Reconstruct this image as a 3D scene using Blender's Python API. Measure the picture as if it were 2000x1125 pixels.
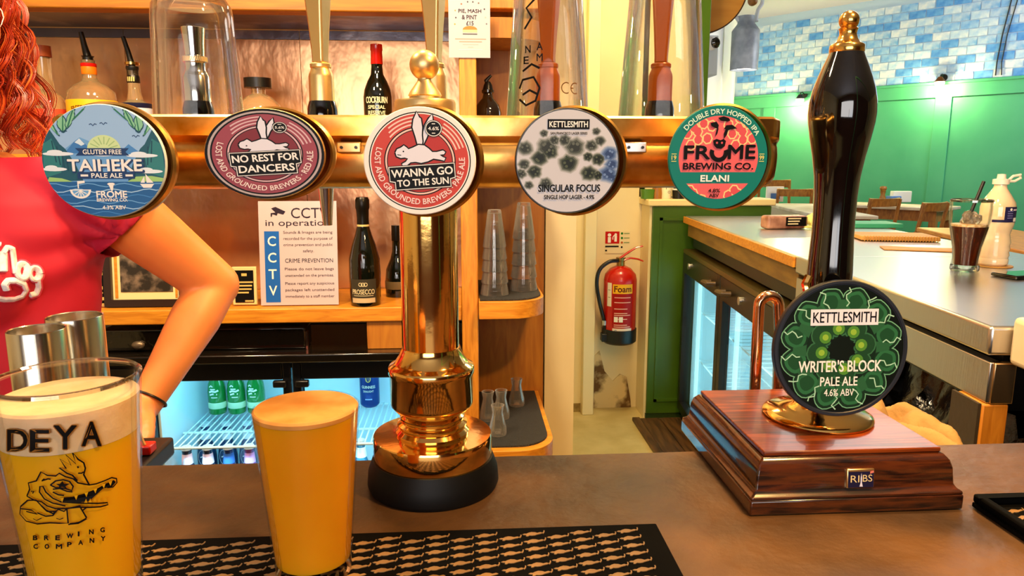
import bpy, bmesh, math, random
from mathutils import Vector, Matrix, noise
from mathutils.geometry import tessellate_polygon
from mathutils.bvhtree import BVHTree
R = math.radians
random.seed(7)
scene = bpy.context.scene
for o in list(bpy.data.objects):
    bpy.data.objects.remove(o)

# ------------------------------------------------------------------ camera
FPX, PITCH, YAW, EYE = 1400.0, R(10), R(3.7), Vector((0, 0, 1.40))
cd = bpy.data.cameras.new('camera'); cam = bpy.data.objects.new('camera', cd)
scene.collection.objects.link(cam); scene.camera = cam
cd.sensor_width = 36; cd.lens = 36 * FPX / 2000; cd.clip_start = .01
cam.location = EYE; cam.rotation_euler = (R(90) - PITCH, 0, -YAW)

def ray(px, py):
    x = (px - 1000) / FPX; y = (562.5 - py) / FPX
    v = Vector((x, math.cos(PITCH) + y * math.sin(PITCH), -math.sin(PITCH) + y * math.cos(PITCH)))
    return Matrix.Rotation(-YAW, 3, 'Z') @ v
def at(px, py, Y):
    r = ray(px, py); return EYE + r * (Y / r.y)
def atz(px, py, z):
    r = ray(px, py); return EYE + r * ((z - EYE.z) / r.z)

# ------------------------------------------------------------------ world, lights, exposure
W = bpy.data.worlds.new('world'); scene.world = W; W.use_nodes = True
W.node_tree.nodes['Background'].inputs[0].default_value = (1.0, .86, .7, 1)
W.node_tree.nodes['Background'].inputs[1].default_value = .07
vs = scene.view_settings
vs.view_transform = 'Standard'; vs.look = 'None'; vs.gamma = 1; vs.use_curve_mapping = False
vs.exposure = -.17
def area(name, loc, target, size, power, col, sy=None):
    l = bpy.data.lights.new(name, 'AREA'); l.energy = power; l.color = col; l.size = size
    if sy: l.shape = 'RECTANGLE'; l.size_y = sy
    o = bpy.data.objects.new(name, l); scene.collection.objects.link(o); o.location = loc
    o.rotation_euler = (Vector(target) - Vector(loc)).to_track_quat('-Z', 'Y').to_euler()
    return o
WARM = (1, .60, .26)
area('bar_ceiling_lamp', (.55, .92, 2.55), (.35, .6, 1.1), .22, 30, WARM)
area('counter_spot', (.62, .20, 2.3), (.42, .50, 1.1), .10, 24, (1, .56, .18))
area('bar_ceiling_lamp_left', (-.85, .95, 2.5), (-.6, 2.2, 1.4), .16, 40, (1, .72, .40))
area('shelf_ceiling_lamp', (-.15, 1.15, 2.6), (-.3, 2.3, 1.2), .2, 30, (1, .74, .44))
area('front_window', (-.5, -3.15, 1.78), (-.1, 1.0, 1.35), 2.7, 92, (1, .95, .92), 1.5)
area('passage_lamp', (.75, 3.0, 2.6), (.65, 3.5, .6), .3, 26, (1, .74, .36))
area('dining_daylight_fill', (5.4, 4.9, 3.05), (3.8, 7.6, 1.8), 1.6, 84, (.93, .97, 1), 1.2)  # added free-floating area light in place of daylight; no fixture here
area('dining_ceiling_lamp', (2.6, 4.4, 2.9), (2.2, 3.8, 1.0), 1.0, 26, (1, .95, .88))

# ------------------------------------------------------------------ materials
def lin(h):
    h = h.lstrip('#'); c = [int(h[i:i + 2], 16) / 255 for i in (0, 2, 4)]
    return tuple((x / 12.92 if x <= .04045 else ((x + .055) / 1.055) ** 2.4) for x in c) + (1,)
MATS = {}
def mat(name, col, rough=.5, metal=0., col2=None, scale=20, bump=0., coat=0., stretch=(1, 1, 1), detail=4, lo=.35, hi=.65,
        sss=0., trans=0., emit=0., spec=.5, bscale=None, dist=0.):
    if name in MATS: return MATS[name]
    m = bpy.data.materials.new(name); m.use_nodes = True; MATS[name] = m
    nt = m.node_tree; b = nt.nodes['Principled BSDF']
    c1 = lin(col) if isinstance(col, str) else col
    b.inputs['Base Color'].default_value = c1
    b.inputs['Roughness'].default_value = rough; b.inputs['Metallic'].default_value = metal
    b.inputs['Specular IOR Level'].default_value = spec
    b.inputs['Coat Weight'].default_value = coat; b.inputs['Coat Roughness'].default_value = .05
    b.inputs['Transmission Weight'].default_value = trans
    if sss:
        b.inputs['Subsurface Weight'].default_value = sss; b.inputs['Subsurface Radius'].default_value = (1, .5, .2)
        b.inputs['Subsurface Scale'].default_value = .02
    if emit:
        b.inputs['Emission Color'].default_value = c1; b.inputs['Emission Strength'].default_value = emit
    m.diffuse_color = c1
    if col2 or bump:
        tc = nt.nodes.new('ShaderNodeTexCoord'); mp = nt.nodes.new('ShaderNodeMapping')
        mp.inputs['Scale'].default_value = stretch; nt.links.new(tc.outputs['Object'], mp.inputs['Vector'])
        n = nt.nodes.new('ShaderNodeTexNoise'); n.inputs['Scale'].default_value = scale; n.inputs['Detail'].default_value = detail
        n.inputs['Distortion'].default_value = dist
        nt.links.new(mp.outputs[0], n.inputs['Vector'])
        if col2:
            r = nt.nodes.new('ShaderNodeValToRGB'); r.color_ramp.elements[0].position = lo; r.color_ramp.elements[1].position = hi
            r.color_ramp.elements[0].color = c1; r.color_ramp.elements[1].color = lin(col2)
            nt.links.new(n.outputs['Fac'], r.inputs[0]); nt.links.new(r.outputs[0], b.inputs['Base Color'])
        if bump:
            if bscale:
                n2 = nt.nodes.new('ShaderNodeTexNoise'); n2.inputs['Scale'].default_value = bscale; n2.inputs['Detail'].default_value = detail
                nt.links.new(mp.outputs[0], n2.inputs['Vector'])
            else: n2 = n
            bp = nt.nodes.new('ShaderNodeBump'); bp.inputs['Strength'].default_value = bump; bp.inputs['Distance'].default_value = .01
            nt.links.new(n2.outputs['Fac'], bp.inputs['Height']); nt.links.new(bp.outputs[0], b.inputs['Normal'])
    return m
def glass(name, tint=(1, 1, 1, 1), edge=.25, rough=.0, refr=0., cap=.5):
    if name in MATS: return MATS[name]
    m = bpy.data.materials.new(name); m.use_nodes = True; MATS[name] = m
    nt = m.node_tree; nt.nodes.remove(nt.nodes['Principled BSDF']); out = nt.nodes['Material Output']
    t = nt.nodes.new('ShaderNodeBsdfTransparent'); t.inputs[0].default_value = tint
    g = nt.nodes.new('ShaderNodeBsdfGlossy'); g.inputs['Roughness'].default_value = .02
    lw = nt.nodes.new('ShaderNodeLayerWeight'); lw.inputs[0].default_value = edge
    mx = nt.nodes.new('ShaderNodeMixShader')
    mm_ = nt.nodes.new('ShaderNodeMath'); mm_.operation = 'MULTIPLY'; mm_.inputs[1].default_value = cap; nt.links.new(lw.outputs['Fresnel'], mm_.inputs[0]); nt.links.new(mm_.outputs[0], mx.inputs[0]); nt.links.new(t.outputs[0], mx.inputs[1]); nt.links.new(g.outputs[0], mx.inputs[2])
    last = mx
    if refr:
        gl = nt.nodes.new('ShaderNodeBsdfGlass'); gl.inputs['IOR'].default_value = 1.45; gl.inputs['Roughness'].default_value = .0
        gl.inputs[0].default_value = (1, 1, 1, 1)
        lw2 = nt.nodes.new('ShaderNodeLayerWeight'); lw2.inputs[0].default_value = refr
        m2 = nt.nodes.new('ShaderNodeMixShader')
        mk_ = nt.nodes.new('ShaderNodeMath'); mk_.operation = 'MULTIPLY'; mk_.inputs[1].default_value = min(1, cap * 1.6); nt.links.new(lw2.outputs['Facing'], mk_.inputs[0]); nt.links.new(mk_.outputs[0], m2.inputs[0]); nt.links.new(mx.outputs[0], m2.inputs[1]); nt.links.new(gl.outputs[0], m2.inputs[2])
        last = m2
    nt.links.new(last.outputs[0], out.inputs['Surface'])
    return m

brass = mat('polished_brass', (.95, .56, .16, 1), .10, 1, bump=.015, scale=60)
oldbrass = mat('worn_brass', (.86, .53, .17, 1), .30, 1, col2='#b8802a', scale=25, bump=.05)
dimbrass = mat('satin_brass', (.80, .56, .24, 1), .38, 1, bump=.03, scale=80)
steel = mat('polished_steel', (.78, .76, .72, 1), .14, 1)
bsteel = mat('brushed_steel', (.68, .66, .63, 1), .30, 1, bump=.05, scale=14, stretch=(1, 18, 1))
copper = mat('copper_tube', (.92, .50, .28, 1), .14, 1)
blackp = mat('black_plastic', '#0b0a0a', .35)
rubber = mat('black_rubber', '#050505', .55, spec=.25)
glossblack = mat('gloss_black', '#070606', .06, coat=1)
slate = mat('dark_slate', '#38281a', .46, spec=.35, col2='#73502c', scale=9, bump=.22, detail=8, bscale=38, lo=.3, hi=.75)
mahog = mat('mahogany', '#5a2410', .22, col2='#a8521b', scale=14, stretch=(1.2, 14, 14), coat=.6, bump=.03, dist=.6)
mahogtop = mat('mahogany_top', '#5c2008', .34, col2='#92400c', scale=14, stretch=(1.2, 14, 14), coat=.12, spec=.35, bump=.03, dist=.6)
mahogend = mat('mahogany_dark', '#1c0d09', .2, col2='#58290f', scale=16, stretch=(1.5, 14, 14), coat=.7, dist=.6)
oak = mat('oak', '#c07418', .42, col2='#e39a2c', scale=9, stretch=(1.2, 10, 10), bump=.06, dist=.8, lo=.3, hi=.7)
oakv = mat('oak_upright', '#b8701c', .42, col2='#dd9430', scale=9, stretch=(10, 10, 1.2), bump=.06, dist=.8, lo=.3, hi=.7)
plyv = mat('plywood', '#a8631a', .5, col2='#c98628', scale=5, stretch=(7, 7, 1), bump=.04, dist=1.2, lo=.3, hi=.7)
chairwood = mat('chair_wood', '#8a5524', .4, col2='#b0752f', scale=8, stretch=(6, 6, 2), dist=.5)
tin = mat('copper_panel', '#efb881', .25, .55, col2='#c98d62', scale=3, bump=.5, detail=4, bscale=7, lo=.42, hi=.72, stretch=(1.3, 1, .8))
cream = mat('cream_paint', '#ecd9a6', .55, col2='#f2e3b6', scale=3, bump=.08)
creamst = mat('stained_plaster', '#6b4a20', .7, col2='#e8cf95', scale=6, bump=.3, lo=.50, hi=.60, detail=8)
whitep = mat('white_paint', '#eef2f6', .55)
greenp = mat('olive_green_paint', '#38570a', .38, col2='#436610', scale=3)
jade = mat('jade_paint', '#45ad82', .42, col2='#52b88c', scale=2)
jaded = mat('jade_moulding', '#2f8f68', .42)
lino = mat('cream_floor', '#b9a468', .5, col2='#cbb77c', scale=7, bump=.05)
darkfloor = mat('dark_board', '#3a2410', .5, col2='#62401d', scale=6, stretch=(8, 1, 1), bump=.15)
ceilm = mat('ceiling_paint', '#b9bccb', .7)
red = mat('red_paint', '#c41508', .25, coat=.4)
white = mat('white_print', '#f4f0e8', .5, spec=.2)
black = mat('black_print', '#080707', .5, spec=.15)
paper = mat('white_paper', '#f3eee8', .6)
tg = glass('thin_glass', (.97, .98, .97, 1), .12)
cg = glass('clear_glass', (.96, .96, .95, 1), .28, refr=.32)
pintglass = glass('pint_glass', (.98, .98, .97, 1), .10, cap=.35)
rimglass = glass('rim_glass', (.95, .93, .90, 1), .55, cap=.9)
beer = mat('hazy_beer', '#e0a00c', .25, sss=.5, col2='#e8ae18', scale=5)
beer2 = mat('amber_beer', '#dd8a08', .25, sss=.5, col2='#e89c12', scale=8)
foam = mat('beer_foam', '#d8b68a', .7, sss=.15, col2='#e2c49c', scale=60, bump=.15)
foam2 = mat('thin_foam', '#c98436', .6, sss=.1, col2='#dc9c50', scale=40, bump=.1)
def flat(h, rough=.4, coat=.0): return mat('print_' + h.strip('#'), h, rough, coat=coat, spec=.2)

# ------------------------------------------------------------------ mesh helpers
class MB:
    def __init__(s): s.v = []; s.f = []; s.m = []
    def add(s, vs, fs, mi=0):
        n = len(s.v); s.v += [tuple(v) for v in vs]; s.f += [tuple(i + n for i in f) for f in fs]; s.m += [mi] * len(fs); return s
    def box(s, x0, x1, y0, y1, z0, z1, mi=0):
        v = [(x0, y0, z0), (x1, y0, z0), (x1, y1, z0), (x0, y1, z0), (x0, y0, z1), (x1, y0, z1), (x1, y1, z1), (x0, y1, z1)]
        return s.add(v, [(3, 2, 1, 0), (4, 5, 6, 7), (0, 1, 5, 4), (1, 2, 6, 5), (2, 3, 7, 6), (3, 0, 4, 7)], mi)
    def lathe(s, prof, seg=48, c=(0, 0, 0), axis='z', mi=0, a0=0., a1=2 * math.pi):
        full = abs(a1 - a0) > 6.28; n = seg if full else seg + 1; vs = []; fs = []
        for r, z in prof:
            for k in range(n):
                a = a0 + (a1 - a0) * k / seg; p = (r * math.cos(a), r * math.sin(a), z)
                if axis == 'y': p = (p[0], -p[2], p[1])          # profile height runs towards -y
                if axis == 'x': p = (p[2], p[0], p[1])
                vs.append((p[0] + c[0], p[1] + c[1], p[2] + c[2]))
        for i in range(len(prof) - 1):
            for k in range(seg):
                k2 = (k + 1) % n; fs.append((i * n + k, i * n + k2, (i + 1) * n + k2, (i + 1) * n + k))
        return s.add(vs, fs, mi)
    def tube(s, pts, r, seg=10, mi=0, caps=True, closed=False, flat_=1.):
        pts = [Vector(p) for p in pts]; n = len(pts); rr = r if isinstance(r, (list, tuple)) else [r] * n
        vs = []; fs = []; up = None
        for i, p in enumerate(pts):
            t = (pts[(i + 1) % n] - pts[i - 1]) if closed else (pts[min(i + 1, n - 1)] - pts[max(i - 1, 0)])
            t = t.normalized() if t.length > 1e-9 else Vector((0, 0, 1))
            if up is None: up = Vector((0, 0, 1)) if abs(t.z) < .9 else Vector((0, 1, 0))
            a = t.cross(up).normalized(); up = a.cross(t).normalized()
            for k in range(seg):
                th = 2 * math.pi * k / seg
                vs.append(p + a * (math.cos(th) * rr[i]) + up * (math.sin(th) * rr[i] * flat_))
        for i in range(n if closed else n - 1):
            j = (i + 1) % n
            for k in range(seg):
                k2 = (k + 1) % seg; fs.append((i * seg + k, i * seg + k2, j * seg + k2, j * seg + k))
        if caps and not closed: fs += [tuple(range(seg))[::-1], tuple((n - 1) * seg + k for k in range(seg))]
        return s.add(vs, fs, mi)
    def prism(s, poly, z0, z1, mi=0):
        n = len(poly); tris = tessellate_polygon([[Vector((p[0], p[1], 0)) for p in poly]])
        vs = [(p[0], p[1], z0) for p in poly] + [(p[0], p[1], z1) for p in poly]
        fs = [tuple(t) for t in tris] + [tuple(i + n for i in t) for t in tris]
        fs += [(i, (i + 1) % n, n + (i + 1) % n, n + i) for i in range(n)]
        return s.add(vs, fs, mi)
    def ball(s, c, r, seg=20, rings=12, mi=0):
        r = r if isinstance(r, (tuple, list)) else (r, r, r); vs = []; fs = []
        for i in range(rings + 1):
            ph = math.pi * i / rings
            for k in range(seg):
                th = 2 * math.pi * k / seg
                vs.append((c[0] + r[0] * math.sin(ph) * math.cos(th), c[1] + r[1] * math.sin(ph) * math.sin(th), c[2] - r[2] * math.cos(ph)))
        for i in range(rings):
            for k in range(seg):
                k2 = (k + 1) % seg; fs.append((i * seg + k, i * seg + k2, (i + 1) * seg + k2, (i + 1) * seg + k))
        return s.add(vs, fs, mi)
    def rings(s, rg, seg=36, mi=0):      # rg: (z, cx, cy, rx, ry, power)
        vs = []; fs = []; n = len(rg)
        for z, cx, cy, rx, ry, pw in rg:
            for k in range(seg):
                a = 2 * math.pi * k / seg; c_, s_ = math.cos(a), math.sin(a); e = 2 / pw
                vs.append((cx + rx * math.copysign(abs(c_) ** e, c_), cy + ry * math.copysign(abs(s_) ** e, s_), z))
        for i in range(n - 1):
            for k in range(seg):
                k2 = (k + 1) % seg; fs.append((i * seg + k, i * seg + k2, (i + 1) * seg + k2, (i + 1) * seg + k))
        fs += [tuple(range(seg))[::-1], tuple((n - 1) * seg + k for k in range(seg))]
        return s.add(vs, fs, mi)
    def xf(s, M):
        s.v = [tuple(M @ Vector(v)) for v in s.v]; return s
    def mesh(s, name, mats):
        me = bpy.data.meshes.new(name); me.from_pydata(s.v, [], s.f)
        for m in mats: me.materials.append(m)
        if len(mats) > 1: me.polygons.foreach_set('material_index', s.m)
        bm = bmesh.new(); bm.from_mesh(me); bmesh.ops.remove_doubles(bm, verts=bm.verts, dist=1e-6)
        bmesh.ops.recalc_face_normals(bm, faces=bm.faces); bm.to_mesh(me); bm.free()
        me.polygons.foreach_set('use_smooth', [True] * len(me.polygons)); me.set_sharp_from_angle(angle=R(38)); me.update()
        return me
COL = scene.collection
def obj(name, mb, mats, parent=None, world=True, loc=None, rot=None, bev=0, label=None, kind=None, seg=2):
    mats = mats if isinstance(mats, (list, tuple)) else [mats]
    me = mb if isinstance(mb, bpy.types.Mesh) else mb.mesh(name, mats)
    o = bpy.data.objects.new(name, me); COL.objects.link(o)
    if parent:
        o.parent = parent
        if world:
            bpy_m = parent_world(parent); o.matrix_parent_inverse = bpy_m.inverted()
    if loc is not None: o.location = loc
    if rot is not None: o.rotation_euler = rot
    if bev:
        b = o.modifiers.new('edge', 'BEVEL'); b.width = bev; b.segments = seg; b.limit_method = 'ANGLE'; b.angle_limit = R(40)
    if label: o['label'] = label
    if kind: o['kind'] = kind
    return o
def parent_world(o):
    m = Matrix.Translation(o.location) @ o.rotation_euler.to_matrix().to_4x4()
    if o.parent: m = parent_world(o.parent) @ o.matrix_parent_inverse @ m
    return m
def tag(o, label, cat, group=None):
    o['label'] = label; o['category'] = cat
    if group: o['group'] = group
    return o
def thing(name, label, cat, loc=(0, 0, 0), rotz=0, group=None):
    o = bpy.data.objects.new(name, None); COL.objects.link(o); o.location = loc; o.rotation_euler = (0, 0, rotz); o.empty_display_size = .05
    return tag(o, label, cat, group)
def struct(name, mb, mats, parent=None, bev=0):
    o = obj(name, mb, mats, parent, bev=bev); o['kind'] = 'structure'; return o
def dup(root, loc, rotz=None, label=None, group=None):
    r = root.copy(); COL.objects.link(r); r.location = loc
    if rotz is not None: r.rotation_euler = (0, 0, rotz)
    if label: r['label'] = label
    if group: r['group'] = group
    for ch in list(root.children):
        c = ch.copy(); COL.objects.link(c); c.parent = r
        for g in list(ch.children):
            d = g.copy(); COL.objects.link(d); d.parent = c
    return r

# ------------------------------------------------------------------ lettering and flat print
_tc = {}
def text_mesh(body, bold=0.):
    k = (body, bold)
    if k not in _tc:
        c = bpy.data.curves.new('t', 'FONT'); c.body = body; c.offset = bold; c.resolution_u = 3
        o = bpy.data.objects.new('t', c); me = bpy.data.meshes.new_from_object(o)
        v = [(p.co.x, p.co.y) for p in me.vertices]; f = [tuple(p.vertices) for p in me.polygons]
        xs = [p[0] for p in v]; ys = [p[1] for p in v]; x0, x1, y0, y1 = min(xs), max(xs), min(ys), max(ys)
        _tc[k] = ([((a - x0) / (x1 - x0), (b - y0) / (y1 - y0)) for a, b in v], f)
        bpy.data.objects.remove(o); bpy.data.curves.remove(c); bpy.data.meshes.remove(me)
    return _tc[k]
def circ(cx, cy, r, n=40, ry=None, a0=0, a1=360):
    ry = ry or r; full = abs(a1 - a0) >= 360; m = n if full else n + 1
    return [(cx + r * math.cos(R(a0 + (a1 - a0) * i / n)), cy + ry * math.sin(R(a0 + (a1 - a0) * i / n))) for i in range(m)]
def arcband(r0, r1, a0, a1, n=24, cx=0, cy=0):
    A = [R(a0 + (a1 - a0) * i / n) for i in range(n + 1)]
    return [(cx + r1 * math.cos(a), cy + r1 * math.sin(a)) for a in A] + [(cx + r0 * math.cos(a), cy + r0 * math.sin(a)) for a in reversed(A)]
def stroke(pts, w):
    pts = [Vector((p[0], p[1])) for p in pts]; L = []; Rr = []
    for i, p in enumerate(pts):
        t = pts[min(i + 1, len(pts) - 1)] - pts[max(i - 1, 0)]; t = t.normalized() if t.length else Vector((1, 0)); n = Vector((-t.y, t.x)) * w / 2
        L.append(tuple(p + n)); Rr.append(tuple(p - n))
    return L, Rr
def clipc(poly, r, n=56):
    out = list(poly); ra = r / math.cos(math.pi / n)
    for i in range(n):
        a = 2 * math.pi * (i + .5) / n; nx, ny = math.cos(a), math.sin(a); new = []
        for j, p in enumerate(out):
            q = out[(j + 1) % len(out)]; dp = p[0] * nx + p[1] * ny - r; dq = q[0] * nx + q[1] * ny - r
            if dp <= 0: new.append(p)
            if (dp < 0 < dq) or (dq < 0 < dp):
                t = dp / (dp - dq); new.append((p[0] + t * (q[0] - p[0]), p[1] + t * (q[1] - p[1])))
        out = new
        if len(out) < 3: return []
    return out
class Pr:
    """flat print: u right, v up, layers stacked towards the viewer"""
    def __init__(s, sx=1., sy=1., eps=.00014, clip=None, base=0.): s.mb = MB(); s.mats = []; s.sx = sx; s.sy = sy; s.eps = eps; s.clip = clip; s.base = base; s.wrap = None
    def mi(s, m):
        if isinstance(m, str): m = flat(m)
        if m not in s.mats: s.mats.append(m)
        return s.mats.index(m)
    def _put(s, vs, fs, m, layer):
        s.n = getattr(s, 'n', 0) + 1; d = s.base + layer * s.eps + s.n * 2.5e-7
        s.mb.add([(x * s.sx, -d, y * s.sy) for x, y in vs], fs, s.mi(m))
    def poly(s, pts, m, layer=1, clip=True):
        if s.clip and clip: pts = clipc(pts, s.clip)
        if len(pts) < 3: return
        s._put(pts, [tuple(t) for t in tessellate_polygon([[Vector((p[0], p[1], 0)) for p in pts]])], m, layer)
    def line(s, pts, w, m, layer=2, close=False):
        if close: pts = list(pts) + [pts[0]]
        L, Rr = stroke(pts, w); n = len(L)
        s._put(L + Rr, [(i, i + 1, n + i + 1, n + i) for i in range(n - 1)], m, layer)
    def rect(s, x0, x1, y0, y1, m, layer=1, clip=True):
        if not s.clip:
            n = 14; return s._put([(x0 + (x1 - x0) * i / n, y) for y in (y0, y1) for i in range(n + 1)], [(i, i + 1, n + 2 + i, n + 1 + i) for i in range(n)], m, layer)
        s.poly([(x0, y0), (x1, y0), (x1, y1), (x0, y1)], m, layer, clip)
    def ring(s, r0, r1, m, layer=1, a0=0, a1=360, cx=0, cy=0, n=64):
        A = [R(a0 + (a1 - a0) * i / n) for i in range(n + 1)]
        vs = [(cx + r0 * math.cos(a), cy + r0 * math.sin(a)) for a in A] + [(cx + r1 * math.cos(a), cy + r1 * math.sin(a)) for a in A]
        s._put(vs, [(i, i + 1, n + 2 + i, n + 1 + i) for i in range(n)], m, layer)
    def text(s, body, cx, cy, w, h, m, layer=8, bold=.02, rot=0., fan=0.):
        v, f = text_mesh(body); c, sn = math.cos(R(rot)), math.sin(R(rot)); d = bold * h
        for kk_, (ex, ey) in enumerate(s.weights(bold)):
            o = []
            for a, b in v:
                x = (a - .5) * (w - 2 * d) + ex * d; y = (b - .5) * (h - 2 * d) + ey * d; o.append((cx + x * c - y * sn, cy + x * sn + y * c))
            s._put(o, f, m, layer + .07 * kk_)
    @staticmethod
    def weights(b): return [(0, 0)] if b < .004 else [(0, 0), (1, 0), (-1, 0), (0, 1), (0, -1), (.7, .7), (-.7, .7), (.7, -.7), (-.7, -.7)]
    def arctext(s, body, r, mid, span, h, m, layer=8, bold=.02, top=True, cx=0, cy=0):
        v, f = text_mesh(body); d = bold * h
        for kk_, (ex, ey) in enumerate(s.weights(bold)):
            o = []
            for a, b in v:
                e = math.degrees(ex * d / r)
                if top: th = R(mid - (a - .5) * span + e); rr = r + (b - .5) * h + ey * d
                else: th = R(mid + (a - .5) * span + e); rr = r - (b - .5) * h + ey * d
                o.append((cx + rr * math.cos(th), cy + rr * math.sin(th)))
            s._put(o, f, m, layer + .07 * kk_)
    def wrapz(s, rfun, off=0.):
        """wrap the print round a vertical axis, facing -y; v is height"""
        s.mb.v = [((rfun(z) - y + off) * math.sin(x / rfun(z)), -(rfun(z) - y + off) * math.cos(x / rfun(z)), z) for x, y, z in s.mb.v]; return s
    def obj(s, name, parent=None, **k): return obj(name, s.mb, s.mats, parent, **k)

# ================================================================== ROOM
struct('floor', MB().box(-3.2, 8, -3.2, 12, -.1, 0), lino)
struct('ceiling', MB().box(-3.2, 8, -3.2, 12, 3.12, 3.2), ceilm)
struct('wall_left', MB().box(-3.3, -3.2, -3.2, 2.5, 0, 3.12), cream)
w_ = MB()
w_.box(-3.2, -2.0, -3.3, -3.2, 0, 3.12); w_.box(1.0, 8, -3.3, -3.2, 0, 3.12); w_.box(-2.0, 1.0, -3.3, -3.2, 0, .9); w_.box(-2.0, 1.0, -3.3, -3.2, 2.6, 3.12)
struct('wall_front', w_, mat('dark_red_paint', '#5a2a18', .6))
win = struct('window_1', MB().box(-2.0, 1.0, -3.28, -3.25, .9, 2.6), glass('window_glass', (.95, .97, 1, 1), .1))
fm = MB()
for x in (-2.0, -1.02, -.02, .96): fm.box(x, x + .04, -3.3, -3.2, .9, 2.6)
obj('window_frame', fm, whitep, win, kind='stuff')
struct('wall_right', MB().box(7.9, 8, -3.2, 12, 0, 3.12), cream)
struct('wall_back', MB().box(-3.2, .26, 2.5, 2.6, 0, 3.12), cream)
struct('wall_return', MB().box(.26, .36, 2.32, 3.9, 0, 3.12), cream)
# passage wall with the extinguisher
pA, pB, pC, pD = at(1063, 400, 3.85), at(1141, 400, 3.85), at(1164, 400, 3.85), at(1247, 400, 3.9)
struct('wall_passage', MB().box(.36, pB.x + .01, 3.86, 3.98, 0, 3.12), cream)
struct('wall_recess', MB().box(pB.x, .985, 3.92, 4.02, 0, 3.12).box(.955, 1.22, 3.92, 4.02, 1.21, 3.12), cream)
struct('trim_1', MB().box(pB.x, pC.x, 3.80, 3.93, 0, 3.12), mat('cream_gloss', '#f3e2b2', .35), bev=.004)
# rotten plaster at the foot of the recess
rot = MB(); random.seed(3)
edge = [(pC.x + .01, .30), (pC.x + .05, .34), (pC.x + .08, .22), (pC.x + .13, .16), (pC.x + .17, .20), (pC.x + .21, .18), (pC.x + .235, .05)]
rot.prism([(pC.x + .005, 0.0)] + edge + [(pC.x + .24, 0.0)], 0, .006)
rot.v = [(x, 3.919 - z, y) for x, y, z in rot.v]
obj('damaged_plaster', rot, creamst, bpy.data.objects['wall_recess'])
struct('baseboard_passage', MB().box(.36, pB.x - .002, 3.855, 3.862, 0, .05), mat('damp_skirting', '#6d5426', .6, col2='#b09a5c', scale=20))
# threshold boards on the floor, next to the cupboard
bd = struct('trim_2', MB().box(.90, .94, 2.3, 3.70, .001, .020), darkfloor, bev=.003)
for i in range(6):
    struct_b = obj('board', MB().box(.945 + i * .11, 1.05 + i * .11, 2.3, 3.70, .001, .012), darkfloor, bd)
# green door post and white side wall of the dining room
gp0, gp1 = at(1351, 100, 3.9), at(1373, 100, 3.9)
struct('trim_3', MB().box(1.22, 1.285, 3.84, 4.03, 1.2065, 3.12), greenp, bev=.004)
DA, DB = Vector((3.42, 9.2)), Vector((6.35, 5.474))
swv = [(1.30, 4.0), (3.45, 9.25), (3.36, 9.30), (1.20, 4.05)]
struct('wall_side', MB().prism(swv, 0, 3.12), whitep)
struct('floor_dining', MB().prism([(1.40, 4.6), (3.42, 9.2), (7.9, 3.5), (7.9, 2.9), (2.6, 2.9)], 0, .22), mat('brown_boards', '#6b451f', .45, col2='#8a5c2c', scale=5, stretch=(6, 1, 1)))
# dining wall: local frame s along it, n towards the room
dd = (DB - DA).normalized(); dn = Vector((dd.y, -dd.x))
if dn.y > 0: dn = -dn
Lw = (DB - DA).length
DW = Matrix(((dd.x, -dn.x, 0, DA.x), (dd.y, -dn.y, 0, DA.y), (0, 0, 1, 0), (0, 0, 0, 1)))   # x along wall, -y out of it
def onwall(px, py):
    r = ray(px, py); n3 = Vector((dn.x, dn.y, 0)); o = Vector((DA.x, DA.y, 0))
    p = EYE + r * ((o - EYE).dot(n3) / r.dot(n3)); return (p.xy - DA).dot(dd), p.z
ZD = (onwall(1430, 190)[1] + onwall(1995, 148)[1]) / 2
dw = struct('wall_dining', MB().box(0, Lw, 0, .1, 0, 3.12).xf(DW), mat('blue_mortar', '#b9d4ee', .8))
wd = struct('trim_4', MB().box(0, Lw, -.012, -.001, .18, ZD).xf(DW), jade)
s_st = [onwall(1511, 300)[0], onwall(1818, 300)[0], onwall(1850, 300)[0]]
zr = onwall(1818, 192)[1]
obj('top_rail', MB().box(0, Lw, -.03, -.012, zr, ZD).xf(DW), jade, wd, bev=.003)
obj('cap_moulding', MB().box(0, Lw, -.045, -.012, ZD - .03, ZD).xf(DW), jade, wd, bev=.006)
sp = s_st[1] - s_st[0]; sw = s_st[2] - s_st[1]
for k in range(3):
    s0 = s_st[0] - sw + k * (sp + sw)
    obj('stile', MB().box(max(s0, 0), s0 + sw, -.03, -.012, .18, zr).xf(DW), jade, wd, bev=.003)
    fr = MB(); a, b = s0 + sw, min(s0 + sw + sp, Lw)
    if b - a > .1:
        fr.box(a, a + .015, -.035, -.012, .3, zr); fr.box(b - .015, b, -.035, -.012, .3, zr); fr.box(a, b, -.035, -.012, zr - .015, zr)
        obj('panel_moulding', fr, jaded, wd)
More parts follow.
